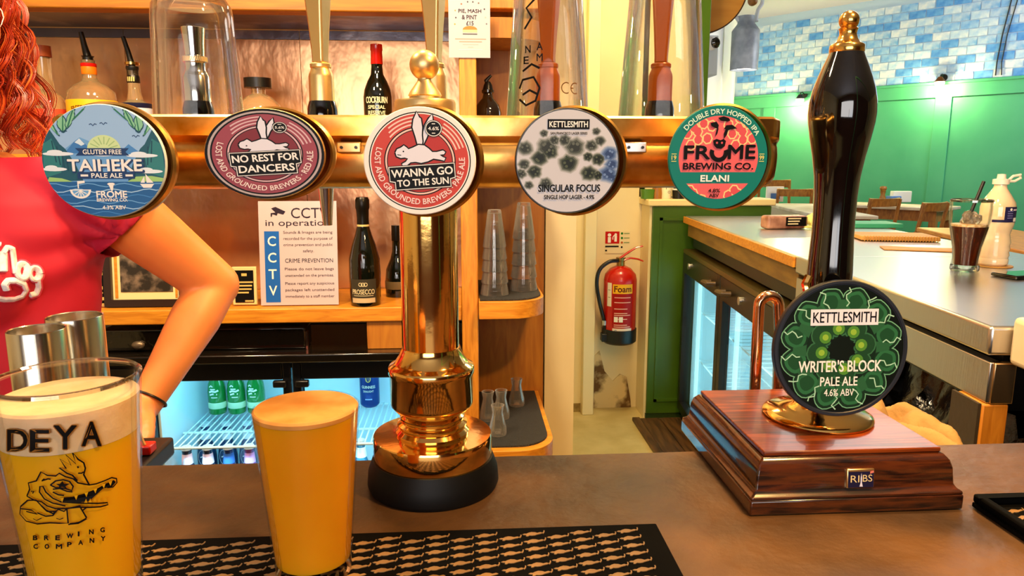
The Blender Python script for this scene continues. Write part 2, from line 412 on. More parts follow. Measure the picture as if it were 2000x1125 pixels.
# blue and white bricks above the panelling
bricks = [mat('brick_%s' % n, c, .75, col2=c2, scale=9, lo=.35, hi=.62) for n, c, c2 in
          (('deep_blue', '#1f77d8', '#6fb2f0'), ('mid_blue', '#4a9cec', '#a8d2f6'), ('pale_blue', '#86c2f4', '#dcedfa'), ('white_blue', '#d7e8f6', '#6fb0ea'), ('white', '#f3f7fa', '#a8cdf0'))]
bl, bh = .165, .082
bme = []
for m in bricks:
    q = MB().box(0, bl - .010, -.007, .002, 0, bh - .010); bme.append(q.mesh('brick', [m]))
rnd = random.Random(11); row = 0; z = ZD + .004
s_hi = min(onwall(2130, 100)[0], Lw - .01)
while z + bh < 3.11:
    s = -.04 if row % 2 else -.04 - bl / 2
    while s < s_hi:
        ztop = onwall(1480 + 0, 45)[1]
        if s >= 0 and s + bl < Lw:
            o = obj('brick', rnd.choice(bme), None, dw, world=False)
            o.matrix_parent_inverse = Matrix(); o.location = DW @ Vector((s, -.001, z)); o.rotation_euler = (0, 0, math.atan2(dd.y, dd.x))
        s += bl
    z += bh; row += 1
# wiring on the bricks
s0 = onwall(1962, 60)[0]
tag(obj('cable', MB().tube([DW @ Vector((s0 + d, -.014, zz)) for d, zz in ((.05, 3.1), (.03, 2.9), (-.01, 2.6), (-.03, 2.35), (-.03, ZD + .02))], .006, 6)
        .tube([DW @ Vector((s0 + d + .03, -.014, zz)) for d, zz in ((.05, 3.1), (.05, 2.9), (.0, 2.6), (-.02, 2.35), (-.01, ZD + .02))], .005, 6), blackp),
    'pair of black cables running down the blue brick wall', 'cable')
# wall lamps on the panelling
def wall_lamp(px, py, label, shade):
    s, z = onwall(px, py); p = DW @ Vector((s, -.03, z)); t = thing('wall_lamp', label, 'wall lamp', p, 0, 'wall lamps on the jade panelling')
    n3 = Vector((dn.x, dn.y, 0))
    obj('backplate', MB().lathe([(0, .0), (.035, 0), (.035, .012), (0, .012)], 20, (0, 0, 0), 'y').xf(Matrix.Translation(p + n3 * .002) @ Matrix.Rotation(math.atan2(dd.y, dd.x), 4, 'Z')), blackp, t)
    obj('arm', MB().tube([p, p + n3 * .06 + Vector((0, 0, .03)), p + n3 * .10 + Vector((0, 0, .02)), p + n3 * .11], .006, 8), blackp, t)
    c = p + n3 * .11
    obj('lamp_shade', MB().lathe([(.018, .0), (.055, -.05), (.052, -.05), (.016, -.003)], 24, c), shade, t)
    obj('bulb', MB().ball(c + Vector((0, 0, -.06)), .045), mat('lit_bulb', (1, .82, .42, 1), .4, emit=18), t)
    l = bpy.data.lights.new('bulb_light', 'POINT'); l.energy = 55; l.color = (1, .74, .30); l.shadow_soft_size = .04
    lo = bpy.data.objects.new('bulb_light', l); COL.objects.link(lo); lo.location = c + n3 * .05 + Vector((0, 0, -.09))
wall_lamp(1574, 186, 'lit wall lamp close beside the black pump handle', blackp)
wall_lamp(1846, 152, 'lit wall lamp near the bottom of the two black cables', mat('bronze', '#7a4a20', .35, .8))
# pendant lamp
pc = at(1455, 92, 6.0); ptop = 3.12; h = 85 / FPX * 6.0
t = thing('pendant_lamp', 'white metal pendant lamp hanging on twisted white rope', 'pendant lamp', (pc.x, pc.y, ptop))
pm = mat('pale_grey_metal', '#c3ccd6', .45, .2, col2='#8c96a6', scale=7)
rr = 52 / 2 / FPX * 6.0
obj('lamp_shade', MB().lathe([(rr, -h / 2), (rr, h / 2 - .06), (rr * .96, h / 2 - .05), (rr * .62, h / 2), (rr * .6, h / 2 + .06), (0, h / 2 + .07), (0, h / 2 + .05), (rr * .5, h / 2 - .02), (rr * .93, h / 2 - .08), (rr * .96, -h / 2)], 40, pc), pm, t)
obj('glow_disc', MB().lathe([(0, -h / 2 + .02), (rr * .9, -h / 2 + .02), (rr * .9, -h / 2 + .03), (0, -h / 2 + .03)], 32, pc), mat('lit_diffuser', (1, .93, .8, 1), .4, emit=4), t)
rope = mat('white_rope', '#e3eef8', .8)
for sx in (-1, 1):
    pts = [pc + Vector((sx * (.045 + .03 * math.sin(k * .35)) * 1.6 + .012 * math.cos(k * 1.7), .012 * math.sin(k * 1.7), h / 2 + .02 + k * .045)) for k in range(int((ptop - pc.z - h / 2) / .045))]
    obj('rope', MB().tube(pts, .016, 8), rope, t)
obj('rope_knob', MB().ball(at(1470, 2, 6.0), .04), chairwood, t)
# hanging round wooden board by the green post
c = at(1368, -32, 4.2); rD = 92 / FPX * 4.2
t = thing('round_board', 'round tan wooden disc with thin dark rim hanging beside green post', 'sign', (c.x, c.y, 3.12))
obj('board_face', MB().lathe([(0, .012), (rD * .975, .012), (rD * .975, -.012), (0, -.012)], 60, c, 'y'), mat('tan_board', '#c98f3a', .5, col2='#b97d2c', scale=3, stretch=(1, 1, 6)), t)
obj('rim', MB().lathe([(rD * .975, .016), (rD, .016), (rD, -.016), (rD * .975, -.016), (rD * .975, .016)], 60, c, 'y'), mat('dark_rim', '#3c230d', .4), t)
obj('hanger', MB().tube([c + Vector((0, 0, rD - .01)), Vector((c.x, c.y, 3.12))], .006, 8), blackp, t)
# electrical box with a round camera
e0, e1 = at(1374, 75, 4.3), at(1401, 147, 4.3)
t = thing('junction_box', 'pale blue metal box on the white wall below the round board', 'box', (e0.x, 4.3, e1.z))
obj('box_body', MB().box(e0.x - .03, e1.x, 4.3, 4.5, e1.z, e0.z + .02), mat('pale_box', '#c9dbe8', .5), t, bev=.006)
c = at(1389, 85, 4.22)
t = thing('security_camera', 'small round white security camera with black face', 'camera', (c.x, c.y, c.z))
obj('camera_body', MB().ball(c, .038), whitep, t)
obj('camera_face', MB().lathe([(0, .022), (.020, .020), (.030, .010), (.030, .0), (0, .0)], 28, (0, 0, 0), 'y').xf(Matrix.Translation(c + Vector((.014, -.024, 0))) @ Matrix.Rotation(R(25), 4, 'Z')), glossblack, t)
obj('mount', MB().tube([c, c + Vector((0, .09, 0))], .012, 10), whitep, t)

# ================================================================== DINING FURNITURE
def chair(label, loc, rz, first=[None]):
    if first[0] is None:
        t = thing('dining_chair', label, 'chair', loc, rz, 'wooden chairs in the dining room'); z0 = 0
        for x in (-.19, .19):
            obj('leg', MB().box(x - .018, x + .018, -.21, -.174, 0, .44), chairwood, t, world=False, bev=.004)
            q = MB(); q.tube([(x, .19, 0), (x, .19, .44), (x * .98, .215, .7), (x * .96, .26, .93)], .018, 6); obj('back_post', q, chairwood, t, world=False)
        obj('seat', MB().box(-.21, .21, -.22, .21, .43, .455), chairwood, t, world=False, bev=.01)
        def rail(z0, z1, y):
            vs = []; n = 9
            for zz in (z0, z1):
                for k in range(n):
                    x = -.195 + .39 * k / (n - 1); d = .03 * (1 - (x / .195) ** 2)
                    vs += [(x, y + d + (zz - .7) * .2 - .045, zz + (.008 if zz == z1 else 0) * (x / .195) ** 2), (x, y + d + (zz - .7) * .2 - .023, zz)]
            m = 2 * n; f = []
            for k in range(n - 1):
                f += [(2 * k, 2 * k + 2, m + 2 * k + 2, m + 2 * k), (2 * k + 1, m + 2 * k + 1, m + 2 * k + 3, 2 * k + 3), (m + 2 * k, m + 2 * k + 2, m + 2 * k + 3, m + 2 * k + 1), (2 * k, 2 * k + 1, 2 * k + 3, 2 * k + 2)]
            f += [(0, m, m + 1, 1), (2 * n - 2, 2 * n - 1, m + 2 * n - 1, m + 2 * n - 2)]
            return MB().add(vs, f)
        obj('top_rail', rail(.855, .935, .235), chairwood, t, world=False); obj('back_slat', rail(.62, .66, .24), chairwood, t, world=False)
        for y in (-.19, .19): obj('stretcher', MB().box(-.19, .19, y - .01, y + .01, .2, .23), chairwood, t, world=False)
        first[0] = t; return t
    return dup(first[0], loc, rz, label)
PZ = .22
def floorpt(px, py, ztop):
    p = atz(px, py, ztop); return (p.x, p.y, .18)
ZT = .93
ttop = mat('pale_tabletop', '#e6ddcd', .75, spec=.15, col2='#c7b79a', scale=4)
def at_z(px, Y, z): p = at(px, 400, Y); return (p.x, p.y, z)
def table_edge(label, A, B, depth, z, topm):
    """rectangular table from its near long edge A-B (photo pixels on the table top)"""
    a, b = atz(*A, z), atz(*B, z); L = (b - a).length; rz = math.atan2(b.y - a.y, b.x - a.x); t = thing('dining_table', label, 'table', (a.x, a.y, PZ), rz); h = z - PZ
    obj('tabletop', MB().box(0, L, 0, depth, h - .03, h), topm, t, world=False, bev=.006)
    obj('apron', MB().box(.05, L - .05, .04, depth - .04, h - .13, h - .031), mahog, t, world=False)
    for x in (.08, L - .08):
        for y in (.08, depth - .08): obj('leg', MB().box(x - .03, x + .03, y - .03, y + .03, 0, h - .131), mahog, t, world=False)
table_edge('long pale-topped dining table with reddish apron left of the pump handle', (1497, 397), (1600, 421), .45, .98, ttop)
p = atz(1735, 400, .98)
t = thing('dining_table', 'pale-topped dining table behind the two chairs right of the pump handle', 'table', (p.x, p.y, PZ), math.atan2(dd.y, dd.x))
obj('tabletop', MB().box(-.50, .55, -.25, .30, .73, .76), ttop, t, world=False, bev=.006); obj('apron', MB().box(-.46, .50, -.2, .25, .63, .729), chairwood, t, world=False)
for x in (-.42, .47):
    for y in (-.17, .22): obj('leg', MB().box(x - .03, x + .03, y - .03, y + .03, 0, .629), chairwood, t, world=False)
def setchair(label, px, Y, rz, zs):
    o = chair(label, (at(px, 400, Y).x, Y, PZ), R(rz)); o.scale = (.9, .9, zs)
setchair('wooden dining chair left of the pump handle, taller of that pair', 1514, 8.3, 150, 1.04)
setchair('wooden dining chair left of the pump handle, lower and nearer of that pair', 1547, 7.55, 160, .96)
setchair('wooden dining chair half hidden by the right edge of the pump handle', 1690, 6.5, 195, .91)
setchair('wooden dining chair standing clear between pump handle and cola glass', 1777, 6.0, 205, .90)
setchair('wooden dining chair at the right edge behind the plastic bottle', 2006, 5.0, 200, .92)
table_edge('light wooden table with dark edge behind the cola glass and plastic bottle', (1790, 444), (2008, 492), .55, .98, oak)
# on the tables
p = atz(1723, 394, .98)
t = thing('pepper_mill', 'wooden pepper mill on table behind the chairs', 'pepper mill', (p.x, p.y, .9805))
obj('mill_body', MB().lathe([(0, 0), (.032, 0), (.034, .03), (.022, .07), (.026, .1), (.03, .11), (.0, .11)], 20, (p.x, p.y, .9805)), chairwood, t)
obj('mill_head', MB().lathe([(0, .11), (.024, .112), (.036, .14), (.03, .16), (0, .165)], 20, (p.x, p.y, .9805)), chairwood, t)
p = atz(1758, 396, .98)
t = thing('napkin_holder', 'white and blue napkin holder on table behind the chairs', 'napkin holder', (p.x, p.y, .9805))
obj('napkins', MB().box(p.x - .1, p.x + .1, p.y - .03, p.y + .03, .985, 1.10), paper, t, bev=.006)
obj('holder', MB().box(p.x - .13, p.x - .02, p.y - .05, p.y + .05, .9805, 1.05), flat('#5b83c9'), t, bev=.005)
p = atz(1512, 394, .98)
t = thing('menu_stack', 'white folded menu standing on table behind the leftmost chair', 'menu', (p.x, p.y, .9805))
obj('menu_cover', MB().box(p.x - .09, p.x + .09, p.y - .02, p.y + .02, .9805, 1.14), paper, t, bev=.003)
obj('menu_panel', MB().box(p.x - .05, p.x + .05, p.y - .0225, p.y - .0202, 1.01, 1.07), flat('#5b83c9'), t)

# ================================================================== STEEL COUNTER (right)
CB = Vector((.895, 1.141, 0)); CR = R(-5.5); CM = Matrix.Translation(CB) @ Matrix.Rotation(CR, 4, 'Z')
def counter_obj(name, mb, m, parent, **k): return obj(name, mb.xf(CM), m, parent, **k)
t = thing('serving_counter', 'stainless steel topped serving counter at right with worn wooden edge', 'counter', CB, CR)
q = MB().box(0, .72, 0, .93, 1.070, 1.122)
counter_obj('worktop', q, bsteel, t, bev=.006)
counter_obj('far_worktop', MB().box(.004, .72, .932, 2.56, 1.084, 1.121), bsteel, t, bev=.006)
counter_obj('wooden_edge', MB().box(-.004, .0035, .94, 2.56, 1.086, 1.118), oak, t, bev=.001, label='worn golden wooden edging strip')
counter_obj('steel_apron', MB().box(.006, .030, .0, .93, .985, 1.058), bsteel, t, bev=.002)
counter_obj('end_plate', MB().box(.012, .050, -.004, .012, .985, 1.058), mat('warm_steel', (.75, .5, .25, 1), .3, 1), t, bev=.002)
counter_obj('wooden_apron', MB().box(.015, .035, .94, 2.52, 1.02, 1.078), mat('tan_board_apron', '#9a7430', .5, col2='#7d5a22', scale=6, stretch=(6, 1, 6)), t)
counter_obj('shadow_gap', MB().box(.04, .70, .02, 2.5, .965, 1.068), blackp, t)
counter_obj('corner_post', MB().box(.0, .046, -.002, .075, 0, .984), oakv, t, bev=.004, label='orange wooden corner post')
counter_obj('side_panel', MB().box(-.006, -.0005, .0, .080, 0, .984), mat('dark_panel', '#3f3527', .6, bump=.1, scale=60), t)
counter_obj('back_panel', MB().box(.69, .71, .02, 2.5, 0, .97), blackp, t)
counter_obj('divider_panel', MB().box(.06, .70, .93, .95, 0, .97), blackp, t)
counter_obj('right_leg', MB().box(.62, .69, .03, .1, 0, .97), oakv, t)
# bin bags under the near end
def lump(c, r, seed, s=1., amp=.35, n=60):
    mb = MB(); mb.ball((0, 0, 0), 1, n, n // 2); out = []
    for v in mb.v:
        V = Vector(v); k = 1 + amp * (noise.fractal(V * 2.2 + Vector((seed, 0, 0)), 1, 2, 5)) * .6 + .05 * noise.noise(V * 9 + Vector((seed, 3, 0)))
        out.append((c[0] + r[0] * V.x * k, c[1] + r[1] * V.y * k, max(c[2] + r[2] * V.z * k, .002)))
    mb.v = out; return mb
bag = mat('black_bin_liner', '#060505', .12, coat=.6, bump=.9, scale=16, detail=6)
b1 = obj('bin_bag', lump((.30, .52, .48), (.21, .34, .46), 3).xf(CM), bag); tag(b1, 'crinkled black plastic bag under the steel counter, left of the wooden post', 'bag')
b2 = obj('bin_bag', lump((.36, -.02 + .06, .40), (.22, .05, .42), 8, amp=.1).xf(CM @ Matrix.Translation((.04, .06, .0))), bag); tag(b2, 'crinkled black plastic bag at the right edge, right of the wooden post', 'bag')
# cloths on a low crate
cr = at(1812, 850, .93); CZ = at(1812, 872, .88).z - .045
ctm = mat('beige_cloth', '#b9965a', .85, col2='#a58048', scale=5, bump=.3, bscale=60)
t = thing('storage_crate', 'dark crate under the bar carrying the beige cloth', 'crate', (cr.x, cr.y, 0))
obj('crate_body', MB().box(cr.x - .14, cr.x + .05, .80, 1.10, 0, CZ), blackp, t, bev=.004)
obj('crate_rim', MB().box(cr.x - .15, cr.x + .06, .79, 1.11, CZ, CZ + .012), blackp, t, bev=.003)
cl = MB(); NX, NY = 46, 30; vs = []
for j in range(NY):
    for i in range(NX):
        u, v = i / (NX - 1), j / (NY - 1); x = cr.x - .11 + .155 * u; y = .80 + .26 * v
        fold = .5 + .5 * math.sin(13 * u + 6 * v + 4 * noise.noise(Vector((u * 3, v * 3, 1)))); e = min(u, 1 - u, v, 1 - v)
        z = CZ + .016 + min(e * 6, 1) * (.034 * fold ** 2 + .012 * abs(noise.noise(Vector((u * 9, v * 6, 4)))) + .022 * (1 - abs(2 * u - .9)) * (.4 + v))
        vs.append((x + .02 * noise.noise(Vector((v * 4, u * 2, 5))), y + .03 * noise.noise(Vector((u * 4, v * 2, 2))), z))
cl.add(vs, [(j * NX + i, j * NX + i + 1, (j + 1) * NX + i + 1, (j + 1) * NX + i) for j in range(NY - 1) for i in range(NX - 1)])
ob = obj('folded_cloth', cl, ctm); ob.data.set_sharp_from_angle(angle=3.14); sb = ob.modifiers.new('s', 'SUBSURF'); sb.levels = 1; sb.render_levels = 1; sm = ob.modifiers.new('t', 'SOLIDIFY'); sm.thickness = .006; sm.offset = 1
tag(ob, 'crumpled beige cloth lying under the bar behind the hand pump', 'cloth')
# socket box on the end of the counter
t = thing('socket_box', 'white plastic socket box on the near end of the steel counter', 'socket', CM @ Vector((.09, -.03, .975)), CR)
sz1, sz0 = at(1968, 637, 1.06).z, at(1968, 736, 1.06).z; sm_ = (sz0 + sz1) / 2
wpl = mat('ivory_plastic', '#efdcb4', .35)
counter_obj('socket_body', MB().box(.030, .150, -.060, -.006, sz0, sz1), wpl, t, bev=.010, seg=3)
counter_obj('socket_recess', MB().prism(circ(.078, sm_ - .002, .026, 6), 0, .004).xf(Matrix(((1, 0, 0, 0), (0, 0, -1, -.0605), (0, 1, 0, 0), (0, 0, 0, 1)))), blackp, t)
counter_obj('socket_hole', MB().box(.072, .084, -.0665, -.0646, sm_ - .012, sm_ + .008), rubber, t)
# glass door fridge under the far end
FT = .93
t = thing('bottle_fridge', 'black double-door glass bottle fridge glowing cyan under steel counter', 'fridge', CM @ Vector((.3, 1.7, 0)), CR)
y0, y1, ym = .97, 2.54, 1.775
cab = MB().box(.04, .60, y0, y0 + .02, .06, FT).box(.04, .60, y1 - .02, y1, .06, FT).box(.58, .60, y0, y1, .06, FT).box(.04, .60, y0, y1, .06, .10).box(.04, .60, y0, y1, FT - .04, FT)
counter_obj('cabinet', cab, blackp, t)
counter_obj('top_trim', MB().box(.0, .62, y0, y1, FT, FT + .02), mat('olive_trim', '#6b5a2c', .3, .6), t)
counter_obj('plinth', MB().box(.06, .58, y0, y1, 0, .06), blackp, t)
liner = mat('white_liner', '#dff6ff', .4)
counter_obj('liner', MB().box(.565, .578, y0 + .021, y1 - .021, .101, FT - .041).box(.06, .578, y0 + .021, y0 + .03, .101, FT - .041).box(.06, .578, y1 - .03, y1 - .021, .101, FT - .041).box(.06, .578, y0 + .021, y1 - .021, .101, .11), liner, t)
wire = mat('white_wire', '#e8fbff', .35)
for z in (.36, .62):
    q = MB()
    for k in range(24):
        yy = y0 + .05 + k * (y1 - y0 - .1) / 23; q.tube([(.10, yy, z), (.56, yy, z)], .003, 5)
    for x in (.10, .33, .55): q.tube([(x, y0 + .03, z), (x, y1 - .03, z)], .004, 5)
    counter_obj('wire_shelf', q, wire, t, kind='stuff')
led = mat('cyan_led', (.45, .92, 1, 1), .4, emit=2.2)
for yy in (y0 + .06, ym, y1 - .06): counter_obj('led_strip', MB().box(.075, .09, yy - .012, yy + .012, .14, FT - .06), led, t)
for a, b in ((ym + .004, y1), (y0, ym - .004)):
    d = MB().box(.0, .035, a, a + .045, .08, FT - .002).box(0, .035, b - .045, b, .08, FT - .002).box(0, .035, a + .045, b - .045, .08, .13).box(0, .035, a + .045, b - .045, FT - .10, FT - .002)
    dr = counter_obj('door', d, mat('black_frame', '#15110c', .3), t, bev=.002)
    counter_obj('door_glass', MB().box(.014, .020, a + .044, b - .044, .129, FT - .099), tg, dr)
    hy = a + .10 if b == y1 else b - .14
    counter_obj('handle', MB().tube([(0, hy - .02, FT - .05), (-.03, hy - .02, FT - .05), (-.034, hy + .06, FT - .055), (0, hy + .06, FT - .055)], .011, 8), mat('worn_handle', '#57452c', .3, .5), dr)
    ly = b - .16 if b == y1 else a + .40
    counter_obj('lock', MB().lathe([(0, 0), (.016, 0), (.016, .008), (0, .010)], 18).xf(Matrix.Translation((0, ly if b == y1 else b - .3, FT - .05)) @ Matrix.Rotation(R(-90), 4, 'Y')), bsteel, dr)
def fridge_light(name, M, loc, tgt, size, sy, e):
    o = area(name, M @ Vector(loc), M @ Vector(tgt), size, e, (.42, .90, 1), sy)
fridge_light('fridge_light_far', CM, (.09, 2.15, .5), (.56, 2.15, .5), .5, .6, 3.5)
fridge_light('fridge_light_near', CM, (.09, 1.38, .5), (.56, 1.38, .5), .5, .6, 3.5)
# green cupboard
gx0, gx1 = at(1268, 500, 3.72).x, 1.62
t = thing('cupboard', 'olive green cupboard with cream side and top, left of the glass fridge', 'cupboard', ((gx0 + gx1) / 2, 3.8, 0))
obj('carcass', MB().box(gx0, gx1, 3.74, 3.915, 0, 1.17), mat('cream_side', '#f0dfae', .45, col2='#e4cf96', scale=3), t)
obj('top_slab', MB().box(gx0 - .015, gx1 + .02, 3.71, 3.918, 1.17, 1.205), mat('cream_slab', '#ecd79c', .4), t, bev=.006)
d = obj('door', MB().box(gx0 + .012, gx1, 3.72, 3.74, .03, 1.168), greenp, t, bev=.003)
q = MB().box(gx0 + .05, gx0 + .065, 3.712, 3.72, .10, 1.11).box(gx1 - .06, gx1 - .045, 3.712, 3.72, .10, 1.11).box(gx0 + .05, gx1 - .045, 3.712, 3.72, 1.095, 1.11).box(gx0 + .05, gx1 - .045, 3.712, 3.72, .10, .115)
obj('door_moulding', q, greenp, d)
obj('plinth', MB().box(gx0 + .01, gx1, 3.725, 3.74, 0, .028), mat('dark_green', '#20380a', .5), t)
zc = 1.205
def onc(px, Y=3.80): p = at(px, 385, Y); return p.x, p.y, zc
x, y, z = onc(1264); o = obj('storage_tub', MB().rings([(0, 0, 0, .032, .03, 4), (.05, 0, 0, .036, .033, 4), (.05, 0, 0, .030, .028, 4), (.01, 0, 0, .028, .026, 4)], 24), mat('tub_green', '#4f7f1e', .4), loc=(x, y, z)); tag(o, 'small green tub on the green cupboard', 'tub')
x, y, z = onc(1283); t = thing('pepper_mill', 'brown wooden pepper mill on the green cupboard', 'pepper mill', (x, y, z))
obj('mill_body', MB().lathe([(0, 0), (.028, 0), (.029, .03), (.022, .07), (.020, .10), (0, .10)], 24), chairwood, t, world=False)
obj('mill_head', MB().lathe([(0, .10), (.022, .102), (.024, .12), (.018, .14), (0, .145)], 24), chairwood, t, world=False)
x, y, z = onc(1301, 3.79); t = thing('seasoning_tin', 'white cylindrical tin with a dark spot on the green cupboard', 'tin', (x, y, z))
obj('tin_body', MB().lathe([(0, 0), (.026, 0), (.027, .003), (.027, .092), (.024, .096), (0, .096)], 28), mat('cream_tin', '#f3e4c2', .4), t, world=False)
q = Pr(); q.poly(circ(.008, .036, .007), black, 1); q.line([(-.008, .07), (-.008, .05)], .003, flat('#7a5a30'), 1); q.wrapz(lambda z: .0272); q.obj('tin_print', t, world=False)
x, y, z = onc(1325, 3.79); t = thing('black_pot', 'black pot with pale band on the green cupboard', 'pot', (x, y, z))
obj('pot_body', MB().lathe([(0, 0), (.032, 0), (.034, .05), (.030, .052), (0, .05)], 24), blackp, t, world=False)
obj('pot_band', MB().lathe([(.0345, .046), (.0345, .054), (.031, .054)], 24), paper, t, world=False)
obj('pot_lid', MB().lathe([(0, .052), (.028, .052), (.024, .085), (0, .09)], 24), blackp, t, world=False)

# things on the steel counter
ZC = 1.1225
def rotbox(name, label, cat, px, py, w, d, h, rz, m, z=ZC, **k):
    p = atz(px, py, z); t = obj(name, MB().box(-w / 2, w / 2, -d / 2, d / 2, 0, h), m, loc=(p.x, p.y, z), rot=(0, 0, R(rz)), bev=k.get('bev', .002)); return tag(t, label, cat)
p = atz(1528, 446, ZC)
t = thing('snack_packet', 'pinkish printed packet lying on the far end of the steel counter', 'packet', (p.x, p.y, ZC), R(4))
obj('packet_body', MB().box(-.085, .095, -.035, .035, .0, .055), mat('packet_pink', '#b98a74', .4, col2='#6e3c30', scale=18), t, world=False, bev=.012, seg=3)
q = Pr(); q.rect(-.005, .085, .012, .050, black, 1); 
for k in range(3): q.rect(.004, .062 - k * .006, .041 - k * .011, .046 - k * .011, '#e8d9b0', 2)
q.obj('packet_label', t, world=False, loc=(0, -.0355, 0))
p = atz(1592, 446, ZC)
t = thing('yellow_packet', 'crumpled pale yellow wrapper beside the pinkish packet', 'wrapper', (p.x, p.y, ZC))
obj('wrapper_body', lump((0, 0, .032), (.04, .025, .03), 5, amp=.5, n=24), flat('#e9e08a'), t, world=False)
obj('wrapper_tail', lump((-.03, -.02, .008), (.03, .02, .006), 9, amp=.4, n=20), flat('#e9e08a'), t, world=False)
rotbox('green_folder', 'jade green folder with dark edge on the steel counter', 'folder', 1700, 442, .20, .17, .018, -8, mat('folder_green', '#3fae86', .45))
p = atz(1745, 467, ZC)
t = thing('spiral_notebook', 'brown card notebook with spiral binding on the steel counter', 'notebook', (p.x, p.y, ZC), R(-14))
kraft = mat('kraft_card', '#d9a052', .6, col2='#cc9146', scale=12)
obj('cover', MB().box(-.13, .13, -.075, .10, .002, .016), kraft, t, world=False, bev=.002)
q = MB()
for k in range(26): q.tube([(-.12 + k * .0096, -.078 + .008 * math.cos(a), .009 + .009 * math.sin(a)) for a in [i * math.pi / 5 for i in range(10)]], .0014, 5, closed=True)
obj('spiral_binding', q, mat('wire_tan', '#e2b566', .35, .5), t, world=False, kind='stuff')
p = atz(1790, 487, ZC)
t = thing('card_sheet', 'loose brown card sheet under the cola glass side of the notebook', 'card', (p.x, p.y, ZC), R(-22))
obj('sheet', MB().box(-.10, .14, -.045, .05, .0, .0025), kraft, t, world=False)
# cola glass
p = atz(1883, 529, ZC); k = 1.12
t = thing('cola_glass', 'tall curved glass of dark cola with ice on steel counter', 'glass', (p.x, p.y, ZC))
gp = [(.0, .0), (.027, .0), (.029, .004), (.029, .012), (.027, .030), (.0295, .055), (.036, .085), (.041, .115), (.0425, .135), (.0425, .163)]
gp = [(r * k, z * k) for r, z in gp]
obj('glass_wall', MB().lathe(gp + [(r - .002, z) for r, z in reversed(gp[4:])] + [(.025 * k, .014), (0, .012)], 40), tg, t, world=False)
cola = MB(); ns = 60; prof = [(.0005, .015), (.024, .015), (.0248, .030), (.0275, .055), (.034, .085), (.0375, .103), (.0005, .103)]
cola.lathe([(r * k, z * k) for r, z in prof], ns)
cola.v = [(x * (1 + .03 * math.cos(10 * math.atan2(y, x))), y * (1 + .03 * math.cos(10 * math.atan2(y, x))), z) for x, y, z in cola.v]
obj('glass_rim', MB().lathe([(.0402 * k, .158 * k), (.0398 * k, .1625 * k), (.0412 * k, .1642 * k), (.0430 * k, .1630 * k), (.0430 * k, .158 * k)], 40), rimglass, t, world=False); obj('glass_foot', MB().lathe([(.0295 * k, .013 * k), (.0298 * k, .004 * k), (.027 * k, .0)], 40), rimglass, t, world=False)
obj('cola', cola, mat('cola_liquid', '#2a0d03', .12, col2='#4a1a06', scale=4, stretch=(30, 30, 2), coat=.6), t, world=False)
icem = mat('ice', '#f6ead8', .06, trans=.85, coat=.3); random.seed(4)
for i in range(14):
    a = random.uniform(0, 6.28); rr_ = random.uniform(0, .020); q = MB().box(-.009, .009, -.009, .009, -.008, .008)
    o = obj('ice_cube', q.xf(Matrix.Rotation(random.uniform(0, 3), 4, Vector((1, random.random(), .4)))), icem, t, world=False, loc=(rr_ * math.cos(a), rr_ * math.sin(a), (.108 + .0016 * i) * k), bev=.003)
obj('foam_ring', MB().lathe([(.0, .103), (.036, .103), (.037, .108), (.0, .109)], 36).xf(Matrix.Scale(k, 4)), mat('cola_foam', '#c79a63', .5, col2='#ead2a8', scale=150), t, world=False)
o = obj('drinking_straw', MB().tube([(p.x - .004, p.y + .004, ZC + .125), (p.x + .032, p.y + .008, ZC + .228)], .0042, 10), blackp); tag(o, 'black drinking straw leaning in the cola glass', 'straw')
# squash bottle on a beer mat
p = atz(1936, 519, ZC)
o = obj('beer_mat', MB().lathe([(0, 0), (.049, 0), (.05, .001), (.049, .0025), (0, .0025)], 40), mat('tan_card', '#d9a75a', .6), loc=(p.x, p.y, ZC)); tag(o, 'round tan beer mat under the plastic bottle', 'beer mat')
zb = ZC + .0028
t = thing('plastic_bottle', 'large clear plastic bottle of pale squash with navy label', 'bottle', (p.x, p.y, zb)); t.scale = (.88, .88, .84)
prof = [(0, .0), (.036, .0), (.042, .006), (.043, .02), (.041, .024), (.0435, .034), (.041, .044), (.0435, .054), (.041, .064), (.0435, .074), (.0405, .088), (.0385, .10), (.041, .112), (.046, .130), (.047, .145), (.047, .185), (.044, .20), (.030, .225), (.019, .243), (.017, .250), (.017, .256), (0, .256)]
obj('bottle_body', MB().lathe(prof, 40), mat('squash_bottle', '#f0d9b0', .12, coat=.8, sss=.3, col2='#f7e8cc', scale=8), t, world=False)
cp = obj('cap', MB().lathe([(.018, .256), (.022, .257), (.022, .272), (.012, .274), (.011, .288), (0, .289)], 28), mat('white_cap', '#f7efe0', .4), t, world=False)
obj('cap_flap', MB().tube([(.022, 0, .268), (.034, -.003, .282), (.056, -.004, .286), (.058, -.003, .276), (.040, -.003, .266), (.024, 0, .266)], .0042, 8, closed=True), bpy.data.materials['white_cap'], t, world=False)
q = Pr(); navy = flat('#22204d'); q.rect(-.043, -.012, .140, .148, navy, 1); q.rect(-.012, .040, .140, .188, navy, 1); q.rect(.018, .036, .142, .154, white, 2); q.poly(circ(.006, .180, .004, 10), white, 2)
for k2 in range(4): q.rect(-.004, .014, .173 - k2 * .007, .176 - k2 * .007, '#6a68a0', 2)
q.rect(.014, .036, .176, .181, '#d7c8dc', 2)
q.wrapz(lambda z: .0474); q.obj('label', t, world=False)
# phone
p = atz(1990, 541, ZC)
t = thing('mobile_phone', 'black mobile phone lying on steel counter at right edge', 'phone', (p.x, p.y, ZC), R(12))
obj('phone_body', MB().box(-.05, .09, -.035, .035, 0, .009), glossblack, t, world=False, bev=.004, seg=3)
obj('phone_screen', MB().box(-.047, .087, -.032, .032, .0091, .0096), glossblack, t, world=False)

